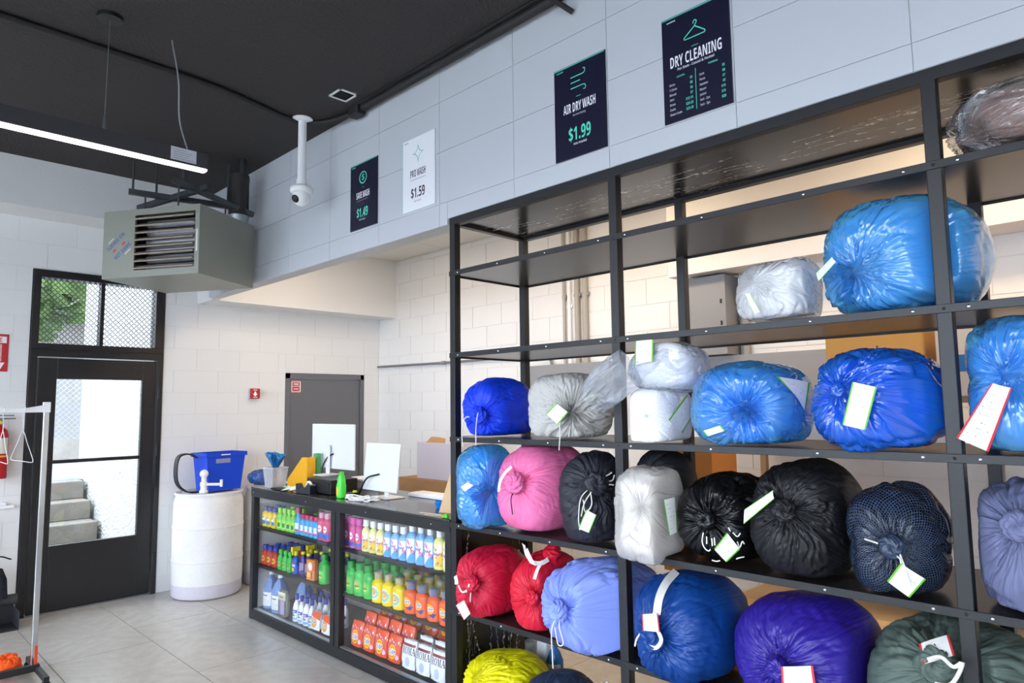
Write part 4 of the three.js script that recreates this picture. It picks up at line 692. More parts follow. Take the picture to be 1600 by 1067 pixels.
poster('price_poster', 'white price poster with a sparkle icon and black $1.59', -3.322, -3.006, 2.768, 3.214, false, (g) => {
  g.fillStyle = '#43b59d'; g.fillRect(0, 0, 7, 768); g.fillStyle = '#3c8e80'; for (let i = 0; i < 6; i++) g.fillRect(66 - 34 + i * 12, 34 - 12, 8, 10);
  g.strokeStyle = '#45b79e'; g.lineWidth = 6; g.beginPath(); g.moveTo(256, 90); g.quadraticCurveTo(266, 162, 330, 172); g.quadraticCurveTo(266, 184, 256, 260); g.quadraticCurveTo(246, 184, 182, 172); g.quadraticCurveTo(246, 162, 256, 90); g.stroke();
  condensed(g, 'PRO WASH', 252, 416, 104, .47, '#1d1d2c'); g.fillStyle = '#8b8c99'; g.fillRect(132, 444, 240, 5); condensed(g, '$1.59', 252, 640, 146, .62, '#1d1d2c'); condensed(g, 'PER POUND', 246, 686, 22, .9, '#9b9ca8');
});
poster('price_poster', 'dark price poster with wind icon and green $1.99', -2.085, -1.780, 2.757, 3.212, true, (g) => {
  g.fillStyle = teal; for (let i = 0; i < 6; i++) g.fillRect(60 - 34 + i * 12, 34 - 12, 8, 10); g.strokeStyle = teal; g.lineWidth = 8;
  g.beginPath(); g.moveTo(174, 108); g.lineTo(290, 108); g.quadraticCurveTo(322, 108, 318, 76); g.quadraticCurveTo(314, 62, 300, 68); g.stroke(); line(g, teal, 8, 174, 154, 264, 154);
  g.beginPath(); g.moveTo(174, 200); g.lineTo(296, 200); g.quadraticCurveTo(326, 202, 322, 230); g.quadraticCurveTo(316, 246, 302, 238); g.stroke();
  line(g, teal, 4, 226, 278, 270, 278); condensed(g, 'AIR DRY WASH', 256, 396, 106, .45, '#f4f5fa'); condensed(g, 'No Heat Drying', 252, 432, 22, .8, '#c9cad6'); condensed(g, '$1.99', 252, 632, 150, .62, teal); condensed(g, 'PER POUND', 256, 672, 24, 1, '#e9e9f2');
});
poster('price_poster', 'dark poster listing prices under a coat hanger outline', -1.480, -1.176, 2.760, 3.214, true, (g) => {
  g.fillStyle = '#cfe8e2'; for (let i = 0; i < 6; i++) g.fillRect(74 - 34 + i * 12, 40 - 12, 8, 10); g.strokeStyle = teal; g.lineWidth = 8; g.lineJoin = 'round';
  g.beginPath(); g.moveTo(248, 112); g.quadraticCurveTo(250, 92, 262, 92); g.quadraticCurveTo(282, 98, 268, 118); g.lineTo(258, 134); g.lineTo(176, 194); g.quadraticCurveTo(170, 208, 186, 208); g.lineTo(330, 208); g.quadraticCurveTo(344, 200, 330, 188); g.lineTo(258, 134); g.stroke();
  line(g, teal, 4, 230, 272, 280, 272); condensed(g, 'DRY CLEANING', 256, 376, 112, .5, '#f4f5fa'); condensed(g, 'Per Item - Casual & Formal', 256, 408, 26, .85, '#e0e1ea');
  line(g, teal, 4, 252, 440, 252, 730); condensed(g, 'CASUAL', 138, 458, 18, 1, teal); condensed(g, 'FORMAL', 386, 448, 18, 1, teal);
  const pr1 = ['$5', '$5', '$6', '$7', '$12-15', '$20-25', '$25-35'], nm1 = ['Shirts', 'T-Shirts', 'Blouse', 'Skirt', 'Dress', 'Coats', 'Down Coats'], pr2 = ['$5', '$6', '$7', '$8', '$10', '$15', '$20'], nm2 = ['Shirt', 'Pants', 'Sweater', 'Blazer', 'Jacket', 'Suit - 2pc', 'Suit - 3pc'];
  for (let i = 0; i < 7; i++) { g.textAlign = 'left'; condensed(g, nm1[i], 44, 506 + i * 36, 21, .85, '#f0f1f6', 'sans-serif', 'normal'); condensed(g, nm2[i], 280, 506 + i * 36, 21, .85, '#f0f1f6', 'sans-serif', 'normal'); g.textAlign = 'right'; condensed(g, pr1[i], 228, 500 + i * 36, 26, .7, teal); condensed(g, pr2[i], 470, 500 + i * 36, 26, .7, teal); }
});
// ---------- ceiling fittings ----------
function ledLamp(label, x, z0, z1, y = 2.9) {
  const t = thing('linear_pendant_lamp', label, 'lamp', [x, y, (z0 + z1) / 2], 0, 'linear pendant lamps'), l = z1 - z0;
  part('housing', rb(.055, .085, l, .004, 0, .048, 0), mat('#3a3a3e', .5), t);
  part('light_diffuser', rb(.05, .012, l - .008, .004, 0, 0, 0), mat('#ffffff', .5, { emissive: '#fff6ee', emissiveIntensity: 3.2 }), t);
  for (const z of [-l / 2 + .5, l / 2 - .5]) {
    part('cable', rod([0, .17, z], [.02, HC - y - .02, z], .0022, 6), M.zinc, t); part('gripper', cyl(.009, .004, .07, 0, .13, z, 10), M.zinc, t);
    part('canopy', cyl(.058, .06, .02, .02, HC - y - .0105, z, 24), M.black, t);
  }
  const r = new THREE.RectAreaLight('#fff3e6', LED_POWER, .05, l); r.position.set(x, y - .012, (z0 + z1) / 2); r.rotation.x = -Math.PI / 2; scene.add(r);
  return t;
}
{
  const t = ledLamp('glowing linear pendant lamp hanging before the heater', -3.735, -1.405, .9);
  const z = -1.405 - (-.2525), lb = canvasTex(64, 48, (g) => { g.fillStyle = '#c9cbd2'; g.fillRect(0, 0, 64, 48); g.fillStyle = '#8d9098'; for (let i = 0; i < 5; i++) g.fillRect(6, 8 + i * 8, 34 + (i * 13 % 18), 2); });
  const q = new THREE.PlaneGeometry(.13, .07); q.rotateY(Math.PI / 2); q.translate(.0282, .052, z + .13); part('rating_label', q, mat('#ffffff', .6, { map: lb }), t);
  part('power_cord', tube([[0, .09, z + .1], [-.02, .25, z + .14], [.03, .45, z + .17], [0, .677, z + .2]], .004, 24, 6), M.grey, t);
}
ledLamp('linear pendant lamp over the shop floor out of view', -1.1, -.9, 1.4);
ledLamp('linear pendant lamp near the side wall out of view', 1.6, -.9, 1.4);
{
  const c = thing('ceiling_conduit', 'black conduit running across the dark ceiling from the lamp', 'conduit');
  part('pipe', tube([[-3.98, HC - .018, 1.2], [-4.04, HC - .018, -.5], [-4.08, HC - .018, -1.57], [-4.14, HC - .018, -1.85], [-4.2, HC - .02, -2.2], [-4.05, HC - .02, -2.33], [-3.8, HC - .03, -2.36]], .018, 60, 8), M.pipeBlack, c);
  part('junction_box', rb(.11, .07, .07, .012, -3.76, HC - .035, -2.365), M.pipeBlack, c);
  const d = thing('ceiling_conduit', 'black conduit along the top edge of the white soffit', 'conduit');
  part('pipe', rod([-3.7, HC - .025, -2.375], [-2.0, HC - .025, -2.375], .025, 10), M.pipeBlack, d); part('flange', rbx(-3.7, -2.0, HC - .012, HC - .002, -2.41, -2.33), M.pipeBlack, d);
  const e = thing('black_bracket', 'short black bar ending at the top of the soffit', 'bracket', [-2.0, HC - .06, -2.3]); part('bar', rod([-.05, .04, .12], [.04, -.05, -.11], .014), M.pipeBlack, e);
  const v = thing('ceiling_hatch', 'small square ceiling hole with white rim near the camera', 'vent', [-3.675, HC, -2.21]);
  part('rim', merge([bx(-.07, .07, -.006, 0, .052, .065), bx(-.07, .07, -.006, 0, -.065, -.052), bx(-.07, -.057, -.006, 0, -.065, .065), bx(.057, .07, -.006, 0, -.065, .065)]), M.white, v); part('opening', bx(-.057, .057, -.002, 0, -.052, .052), mat('#080808', .9), v);
}
{
  const t = thing('security_camera', 'white dome camera hanging on a pipe from the ceiling', 'camera', [-4.175, HC, -2.2]);
  part('mounting_plate', lathe([[0, -.022], [.035, -.022], [.068, -.012], [.07, 0], [0, 0]].map(([a, b]) => [a, b]), 28), M.whitePlastic, t);
  part('pipe', cyl(.028, .028, .46, 0, -.24, 0, 20), M.whitePlastic, t); part('collar', cyl(.034, .034, .05, 0, -.455, 0, 20), M.whitePlastic, t);
  part('base', lathe([[0, -.53], [.06, -.53], [.075, -.515], [.075, -.49], [.06, -.478], [0, -.478]], 28), M.whitePlastic, t);
  const s = new THREE.SphereGeometry(.058, 28, 18); s.translate(0, -.555, 0); part('dome', s, M.whitePlastic, t);
  const l = new THREE.SphereGeometry(.028, 18, 12); l.scale(1, 1, .5); l.lookAt(V(.2, -.55, .75)); l.translate(.012, -.575, .05); part('lens', l, M.black, t);
}
// ---------- unit heater ----------
{
  const w = .812, h = .5, d = .644, t = thing('unit_heater', 'grey green ceiling heater with louvres hung before the exit door', 'heater', [-5.406, 2.562, -1.867], .549);
  const cm = mat('#8b8d82', .42, { bumpMap: paintBump, bumpScale: .0005 }), lv = mat('#8f8377', .5), T = .012, lx0 = -.135, lx1 = .37, ly0 = .05, ly1 = .455;
  part('cabinet', merge([bx(-w / 2, w / 2, h - T, h, -d / 2, d / 2), bx(-w / 2, w / 2, 0, T, -d / 2, d / 2), bx(-w / 2, -w / 2 + T, T, h - T, -d / 2, d / 2), bx(w / 2 - T, w / 2, T, h - T, -d / 2, d / 2), bx(-w / 2 + T, w / 2 - T, T, h - T, -d / 2, -d / 2 + T)]), cm, t);
  const fp = part('front_panel', merge([bx(-w / 2 + T, lx0, T, h - T, d / 2 - T, d / 2), bx(lx1, w / 2 - T, T, h - T, d / 2 - T, d / 2), bx(lx0, lx1, T, ly0, d / 2 - T, d / 2), bx(lx0, lx1, ly1, h - T, d / 2 - T, d / 2)]), cm, t);
  for (let i = 0; i < 8; i++) { const g = rb(lx1 - lx0 - .01, .012, .06, .003); g.rotateX(.45); g.translate((lx0 + lx1) / 2, ly0 + .022 + i * .052, d / 2 - .012); part('louvre', g, lv, t); }
  for (let i = 0; i < 6; i++) { const g = new THREE.CylinderGeometry(.03, .03, lx1 - lx0 - .02, 14); g.scale(1, 1.0, 1); g.rotateZ(Math.PI / 2); g.translate((lx0 + lx1) / 2, ly0 + .035 + i * .066, d / 2 - .13); part('heat_tube', g, mat('#c9c9cf', .4, { metalness: .6 }), t); }
  part('baffle', bx(lx0 - .02, lx1 + .01, .02, h - .03, d / 2 - .22, d / 2 - .21), M.blackRubber, t);
  part('fan_guard', lathe([[0, -.09], [.1, -.085], [.2, -.06], [.225, 0]], 24).rotateX(-Math.PI / 2).scale(1, 1, -1).translate(.08, h / 2, -d / 2 - .005), M.darkSteel, t);
  const st = canvasTex(256, 256, (g) => { g.fillStyle = '#8b8d82'; g.fillRect(0, 0, 256, 256); g.save(); g.translate(128, 128); g.rotate(-.72); g.textAlign = 'center'; condensed(g, 'TURNED ON', 0, -34, 44, .78, '#2c4f92'); condensed(g, 'HOT DAWG', 0, 66, 44, .78, '#2c4f92'); g.fillStyle = '#c2434a'; g.beginPath(); g.ellipse(-52, -2, 18, 11, 0, 0, 7); g.fill(); g.beginPath(); g.ellipse(44, 12, 20, 10, 0, 0, 7); g.fill(); g.fillStyle = '#d8d8d2'; g.fillRect(-58, -88, 62, 7); g.fillRect(0, 84, 62, 7); g.restore(); });
  const q = new THREE.PlaneGeometry(.24, .24); q.translate(-.265, .235, d / 2 + .001); part('sticker', q, mat('#ffffff', .42, { map: st }), fp);
  const y = new THREE.PlaneGeometry(.012, .16); y.translate(.387, .24, d / 2 + .001); part('rating_label', y, mat('#d9d8d2', .5), fp);
  // hanger struts
  const zn = mat('#4b5054', .45, { metalness: .6 }), slot = (a, b, o = .02) => { const A = V(...a), B = V(...b), L = A.distanceTo(B), g = rb(L, .041, .041, .003); g.applyQuaternion(new THREE.Quaternion().setFromUnitVectors(V(1, 0, 0), B.clone().sub(A).normalize())); g.translate((A.x + B.x) / 2, (A.y + B.y) / 2, (A.z + B.z) / 2); return g; };
  part('strut', slot([-.3, .68, .22], [.25, .66, -.3]), zn, t); part('strut', slot([-.45, .64, -.05], [.3, .7, .1]), zn, t); part('strut', slot([.12, .72, .26], [.42, .58, -.28]), zn, t);
  for (const [x, z, yy] of [[-.22, .14, .66], [.14, .22, .71], [.3, -.1, .64], [-.2, -.2, .66]]) part('threaded_rod', rod([x, h, z], [x, yy, z], .006), zn, t);
  for (const [x, z] of [[-.28, .2], [.16, .2], [.2, -.26], [-.3, -.06]]) part('ceiling_rod', rod([x, .68, z], [x, HC - 2.562, z], .008), zn, t);
  const f = part('flue_pipe', merge([cyl(.075, .075, .34, .33, .72, -.22, 20), cyl(.078, .078, .03, .33, .86, -.22, 20), cyl(.03, .03, .14, .36, .946, -.22, 12)]), M.pipeBlack, t);
  part('flue_elbow', cyl(.072, .08, .06, .33, .53, -.22, 20), M.zinc, t);
}
// ---------- drums and what stands on them ----------
{
  const prof = (r) => [[0, 0], [r * .93, 0], [r * .985, .02], [r * .99, .14], [r, .17], [r, .3], [r * 1.02, .31], [r * 1.02, .318], [r, .33], [r, .58], [r * 1.02, .59], [r * 1.02, .598], [r, .61], [r * .985, .8], [r * .95, .835], [r * .935, .86], [r * .97, .868], [r * .97, .885], [r * .93, .888], [r * .9, .872], [0, .872]];
  const liquid = noiseTexColor(256, (u, v) => { const n = loopN(u, v * .5, 12) * 5 + loopN(u, v * .5, 60, 4) * 4, low = v < .13 + .006 * loopN(u, .5, 9) ? 1 : 0; return [232 + n - low * 22, 230 + n - low * 26, 228 + n - low * 14]; });
  const dm = mat('#ffffff', .42, { map: liquid });
  const mk = (label, x, z) => { const t = thing('plastic_drum', label, 'drum', [x, 0, z], 0, 'white plastic drums'), g = lathe(prof(.29), 48), p = g.attributes.position, u = g.attributes.uv; for (let i = 0; i < p.count; i++) u.setY(i, Math.min(.99, p.getY(i) / .9)); part('shell', g, dm, t); part('bung', cyl(.028, .028, .022, -.17, .884, .14, 14), M.whitePlastic, t); return t; };
  mk('white plastic drum in front of the wall with blue tub on top', -6.3, -2.48);
  mk('second white plastic drum mostly hidden behind the counter end', -6.3, -3.12);
  const bn = thing('recycling_tub', 'blue plastic tub standing on the white drum', 'tub', [-6.32, .888, -2.57], .16), bm = mat('#0a49d6', .38);
  { // open tapered tub
    const lv2 = [[.1, .155, 0], [.112, .185, .3], [.125, .2, .3], [.125, .2, .335]], pos = [], idx = [], ring = 4;
    const shell = (off) => lv2.map(([a, b, y]) => [a - off, b - off, y + (y === 0 ? off : 0)]);
    const geo = []; for (const lvl of [shell(0)]) { for (let k = 0; k < lvl.length - 1; k++) { const [a0, b0, y0] = lvl[k], [a1, b1, y1] = lvl[k + 1]; const c0 = [[-a0, y0, -b0], [a0, y0, -b0], [a0, y0, b0], [-a0, y0, b0]], c1 = [[-a1, y1, -b1], [a1, y1, -b1], [a1, y1, b1], [-a1, y1, b1]]; for (let i = 0; i < 4; i++) { const j = (i + 1) % 4; geo.push(sheet(c1[i], c1[j], c0[j], c0[i], 0, 1)); } } }
    geo.push(sheet([-.1, .004, -.155], [.1, .004, -.155], [.1, .004, .155], [-.1, .004, .155], 0, 1));
    part('shell', merge(geo), mat('#0a49d6', .38, { side: THREE.DoubleSide }), bn);
  }
  part('paper_heap', sackGeo({ a: .085, b: .03, c: .12, p: 2.4, k: [0, 1, 0], shelf: false, s: 4, lump: .02, crease: .01, nT: 24, nP: 40 }).translate(0, .24, 0), mat('#c9b7c9', .9), bn);
  const win = new THREE.PlaneGeometry(.14, .04); win.rotateY(Math.PI / 2); win.translate(.112, .262, .03); part('hand_hole', win, mat('#8d90b8', .8), bn);
  part('rim_print', bx(.1262, .1268, .312, .32, -.03, .06), M.white, bn);
  const bt = thing('black_belt', 'black strap looped over the side of the blue tub', 'strap', [-6.28, .888, -2.255]); {
    const cv = new THREE.CatmullRomCurve3([[.04, .3, -.08], [.04, .335, -.02], [.03, .32, .06], [.03, .2, .085], [.05, .08, .07], [.06, .012, -.01], [.09, .01, -.1]].map((q) => V(...q))), pos = [], idx = [], n = 40;
    for (let i = 0; i <= n; i++) { const q = cv.getPoint(i / n), tg = cv.getTangent(i / n), nrm = V(1, 0, 0).cross(tg).normalize().multiplyScalar(.006); for (const [dx, s] of [[-.035, 1], [.035, 1], [.035, -1], [-.035, -1]]) pos.push(q.x + dx, q.y + nrm.y * s, q.z + nrm.z * s); if (i < n) for (let k = 0; k < 4; k++) { const a = i * 4 + k, b = i * 4 + (k + 1) % 4; idx.push(a, b, a + 4, b, b + 4, a + 4); } }
    const g = new THREE.BufferGeometry(); g.setAttribute('position', new THREE.Float32BufferAttribute(pos, 3)); g.setIndex(idx); g.computeVertexNormals(); part('webbing', g, phys('#17171a', .5), bt);
  }
  const pp = thing('drum_pump', 'white plastic hand pump with side spout on the drum lid', 'pump', [-6.12, .889, -2.36]);
  part('base', lathe([[0, 0], [.036, 0], [.036, .02], [.026, .03], [.026, .06], [.03, .062], [.03, .09], [.02, .1], [.02, .14], [0, .14]], 18), M.whitePlastic, pp); const kb = new THREE.SphereGeometry(.036, 18, 12); kb.translate(0, .165, 0); part('knob', kb, M.whitePlastic, pp);
  part('spout', merge([rod([.01, .075, -.01], [.06, .07, -.12], .012, 12), cyl(.012, .013, .06, .062, .08, -.125, 12)]), M.whitePlastic, pp);
  const pb = thing('crumpled_plastic_bag', 'crumpled dark blue plastic bag on the hidden drum', 'plastic bag', [-6.3, .9, -2.98]);
  part('film', sackGeo({ a: .11, b: .075, c: .15, p: 2.1, k: [.3, .8, -.2], shelf: false, s: 6, pleat: .02, crease: .014, fold: .02, nT: 50, nP: 80 }).translate(0, .07, 0), film('#1a63c4', .35, .14), pb);
}
// ---------- things on the counter ----------
{
  const T0 = CT + .0005;
  const ct = thing('clear_tub', 'clear plastic tub with blue film stuffed in its top', 'tub', [-5.14, T0, -2.53], .1);
  { const g = []; const a = .055, b = .068, h = .15; for (let i = 0; i < 4; i++) { const c = [[-1, -1], [1, -1], [1, 1], [-1, 1]], [p, q] = [c[i], c[(i + 1) % 4]]; g.push(sheet([p[0] * b, h, p[1] * b], [q[0] * b, h, q[1] * b], [q[0] * a, 0, q[1] * a], [p[0] * a, 0, p[1] * a], 0, 1)); } g.push(sheet([-a, .002, -a], [a, .002, -a], [a, .002, a], [-a, .002, a], 0, 1)); part('shell', merge(g), film('#eef0f2', .6, .3), ct); }
  part('rim', merge([[-.068, 0], [.068, 0]].map(([x]) => rbx(x - .003, x + .003, .145, .155, -.07, .07)).concat([-.068, .068].map((z) => rbx(-.07, .07, .145, .155, z - .003, z + .003)))), film('#eef0f2', .4, .3), ct);
  const bf = thing('blue_film_bundle', 'bright blue plastic film bunched above the clear tub', 'plastic bag', [-5.14, T0 + .1, -2.53]); part('film', tuftGeo(.14, .075, 3, [.15, 1, .1], -.1), film('#1796dc', .4, .15), bf); part('film_core', sackGeo({ a: .03, b: .045, c: .03, p: 2, k: [0, 1, 0], shelf: false, s: 3, nT: 24, nP: 36, crease: .008 }).translate(0, .0, 0), film('#1796dc', .4, .15), bf);
  const yf = thing('file_holder', 'orange yellow magazine file standing on the counter', 'file holder', [-4.93, T0, -2.61], .15); {
    const s = new THREE.Shape([[-.13, 0], [.11, 0], [.11, .235], [.05, .235], [-.13, .06]].map(([x, y]) => new THREE.Vector2(x, y))); const g = new THREE.ExtrudeGeometry(s, { depth: .003, bevelEnabled: false }), g2 = g.clone(); g2.translate(0, 0, -.077); const ym = mat('#f4b20c', .45);
    part('side_wall', g, ym, yf); part('side_wall', g2, ym, yf); part('back_wall', bx(.107, .11, 0, .235, -.074, 0), ym, yf); part('base', bx(-.13, .107, 0, .003, -.074, 0), ym, yf);
  }
  const gp = thing('green_carton', 'small green carton top showing behind the yellow file', 'carton', [-4.87, T0, -2.735]); part('carton', rb(.05, .26, .04, .004, 0, .13, 0), mat('#5fb26a', .6), gp);
  const rg = thing('cash_drawer', 'black metal cash drawer under the first monitor', 'cash drawer', [-4.50, T0, -2.65]); part('case', rb(.33, .1, .22, .006, 0, .052, 0), M.black, rg); part('drawer_front', rb(.31, .075, .006, .002, 0, .048, .112), M.blackRubber, rg);
  const pd = thing('card_pad', 'flat black pad lying at the counter edge', 'pad', [-4.92, T0, -2.475], .05); part('pad', rb(.16, .014, .1, .004, 0, .008, 0), M.blackRubber, pd); part('pad_face', bx(-.07, .07, .0152, .016, -.04, .04), M.black, pd);
  const tp = thing('tape_dispenser', 'dark tape dispenser with a roll near the counter edge', 'dispenser', [-4.56, T0, -2.475], .15); { const s = new THREE.Shape(); s.moveTo(-.075, 0); s.lineTo(.075, 0); s.lineTo(.078, .055); s.quadraticCurveTo(.05, .075, .03, .045); s.lineTo(-.03, .022); s.lineTo(-.055, .03); s.lineTo(-.08, .062); s.lineTo(-.075, 0); const g = new THREE.ExtrudeGeometry(s, { depth: .05, bevelEnabled: true, bevelSize: .003, bevelThickness: .003, bevelSegments: 1 }); g.translate(0, .003, -.025); part('body', g, mat('#1c2230', .4), tp); const r = new THREE.TorusGeometry(.026, .009, 10, 22); r.translate(.035, .058, 0); part('tape_roll', r, mat('#e8e2d0', .4), tp); }
  const ps = thing('paper_scraps', 'crumpled white and green paper slips beside the tape dispenser', 'paper', [-4.72, T0, -2.46]); for (let i = 0; i < 7; i++) { const a = rr(0, 6.3), w = rr(.03, .07), g = sheet([-w, .006 + i * .004, -.02], [w, .012 + i * .005, -.025], [w * .9, .004 + i * .003, .025], [-w * 1.1, .002 + i * .003, .02], .018, 5); g.rotateY(a); g.translate(rr(-.05, .05), 0, rr(-.015, .012)); part('slip', g, i % 3 === 2 ? mat('#cfe6bf', .8, { side: THREE.DoubleSide }) : M.paper, ps); }
  const gb = thing('detergent_bottle', 'bright green bottle standing alone on the counter top', 'bottle', [-4.15, T0, -2.515]); part('bottle_body', lathe([[0, 0], [.031, 0], [.033, .006], [.033, .085], [.028, .1], [.027, .13]], 20), plastic('#46dc3a'), gb); part('cap', lathe([[.024, .127], [.022, .15], [.017, .152], [.016, .175], [0, .176]], 18), plastic('#3fd435'), gb); const gl = lathe([[.0336, .02], [.0336, .075]], 10, -.9, 1.3); part('label', gl, mat('#e8d23a', .5), gb);
  // two all-in-one screens seen from behind
  const scr = (label, x, z, w, h, y, tilt, stand) => { const t = thing('desktop_monitor', label, 'monitor', [x, T0, z], 0, 'white monitors'), wm2 = mat('#eceef1', .35); const g = rb(w, h, .014, .006, 0, 0, 0); const b = part('back_cover', g, wm2, t); b.position.set(0, y, 0); b.rotation.x = tilt; const s = part('screen', bx(-w / 2 + .01, w / 2 - .01, -h / 2 + .01, h / 2 - .01, -.0085, -.0071), M.black, t); s.position.copy(b.position); s.rotation.x = tilt; stand(t, wm2); return t; };
  scr('white square monitor on a slim stand seen from behind', -4.73, -2.79, .62, .34, .315, 0, (t, m) => { part('stand_post', rb(.05, .22, .012, .004, -.02, .215, .03), m, t); part('stand_foot', rb(.14, .008, .16, .003, .02, .106, .06), m, t); part('power_cable', tube([[.03, .26, .012], [-.01, .24, .03], [-.05, .18, .05], [-.06, .115, .06]], .006, 20, 6), M.black, t); });
  scr('second white monitor tilted back nearer the paper bag', -3.93, -2.69, .40, .32, .205, -.1, (t, m) => { part('stand_foot', rb(.2, .008, .16, .003, .02, .004, -.03), m, t); part('stand_post', rb(.05, .1, .012, .004, .02, .055, -.03), m, t); part('power_cable', tube([[0, .16, .022], [-.1, .13, .05], [-.16, .05, .06], [-.2, .01, .05]], .006, 20, 6), M.black, t); });
  const cb = thing('cable_tangle', 'tangle of white cables and plugs before the second monitor', 'cables', [-3.94, T0, -2.53]); for (let i = 0; i < 6; i++) { const q = []; for (let k = 0; k < 7; k++) q.push([rr(-.16, .16) + k * .01, .006 + .03 * rnd() * (k % 2), rr(-.05, .04)]); part('cable', tube(q, .0035, 60, 6), M.white, cb); } part('plug', rb(.04, .025, .025, .004, -.14, .016, 0), M.white, cb); part('adapter', rb(.09, .03, .05, .006, -.2, .016, -.06), M.black, cb); part('adapter_label', rb(.03, .012, .02, .003, -.16, .04, -.06), mat('#e3dc1f', .5), cb);
  const pg = thing('paper_bag', 'tan kraft paper bag standing by the shelving post', 'paper bag', [-3.03, T0, -2.60], .1); part('bag_front', sheet([-.06, .24, 0], [.12, .26, 0], [.12, 0, .02], [-.11, 0, .05], .01, 8), mat('#d8b78e', .85, { side: THREE.DoubleSide }), pg); part('bag_back', sheet([-.05, .23, -.06], [.12, .25, -.06], [.12, 0, -.08], [-.1, 0, -.06], -.01, 8), mat('#cfae85', .85, { side: THREE.DoubleSide }), pg); part('bag_side', sheet([-.06, .24, 0], [-.05, .23, -.06], [-.1, 0, -.06], [-.11, 0, .05], .012, 5), mat('#d3b289', .85, { side: THREE.DoubleSide }), pg);
  const bl = thing('blue_cup', 'bright blue plastic cup beside the paper bag', 'cup', [-3.27, T0, -2.66]); part('cup', lathe([[.022, 0], [.034, .035], [.036, .04], [.03, .04], [.02, .004], [0, .004]], 20), plastic('#1280d8'), bl);
  for (const [x, z, r] of [[-3.13, -2.475, .2], [-3.05, -2.455, .32]]) { const s = thing('wooden_stick', x === -3.13 ? 'thin pale stick lying flat before the paper bag' : 'second pale stick lying nearer the counter edge', 'stick', [x, T0, z], r); part('stick', rb(.16, .003, .008, .001, 0, .0018, 0), mat('#eadfc4', .8), s); }
  const gc = thing('green_clip', 'small lime green clip at the counter edge', 'clip', [-2.955, T0, -2.44]); part('clip', merge([rb(.05, .014, .022, .004, 0, .008, 0), rb(.02, .02, .018, .004, .01, .012, 0)]), plastic('#5cd334'), gc);
  for (const [l, x, y, w] of [['white keyboard raised behind the first monitor', -4.42, .055, .42], ['white keyboard lying behind the second monitor', -3.62, 0, .5]]) { const kb = thing('keyboard', l, 'keyboard', [x, T0, -2.93]); part('case', rb(w, .022, .13, .005, 0, y + .012, 0), M.whitePlastic, kb); part('keys', merge([0, 1, 2, 3].map((r) => rb(w - .03, .006, .02, .002, 0, y + .026, -.04 + r * .026))), M.white, kb); if (y) part('riser', rb(w * .8, y, .1, .004, 0, y / 2, 0), M.whitePlastic, kb); }
}
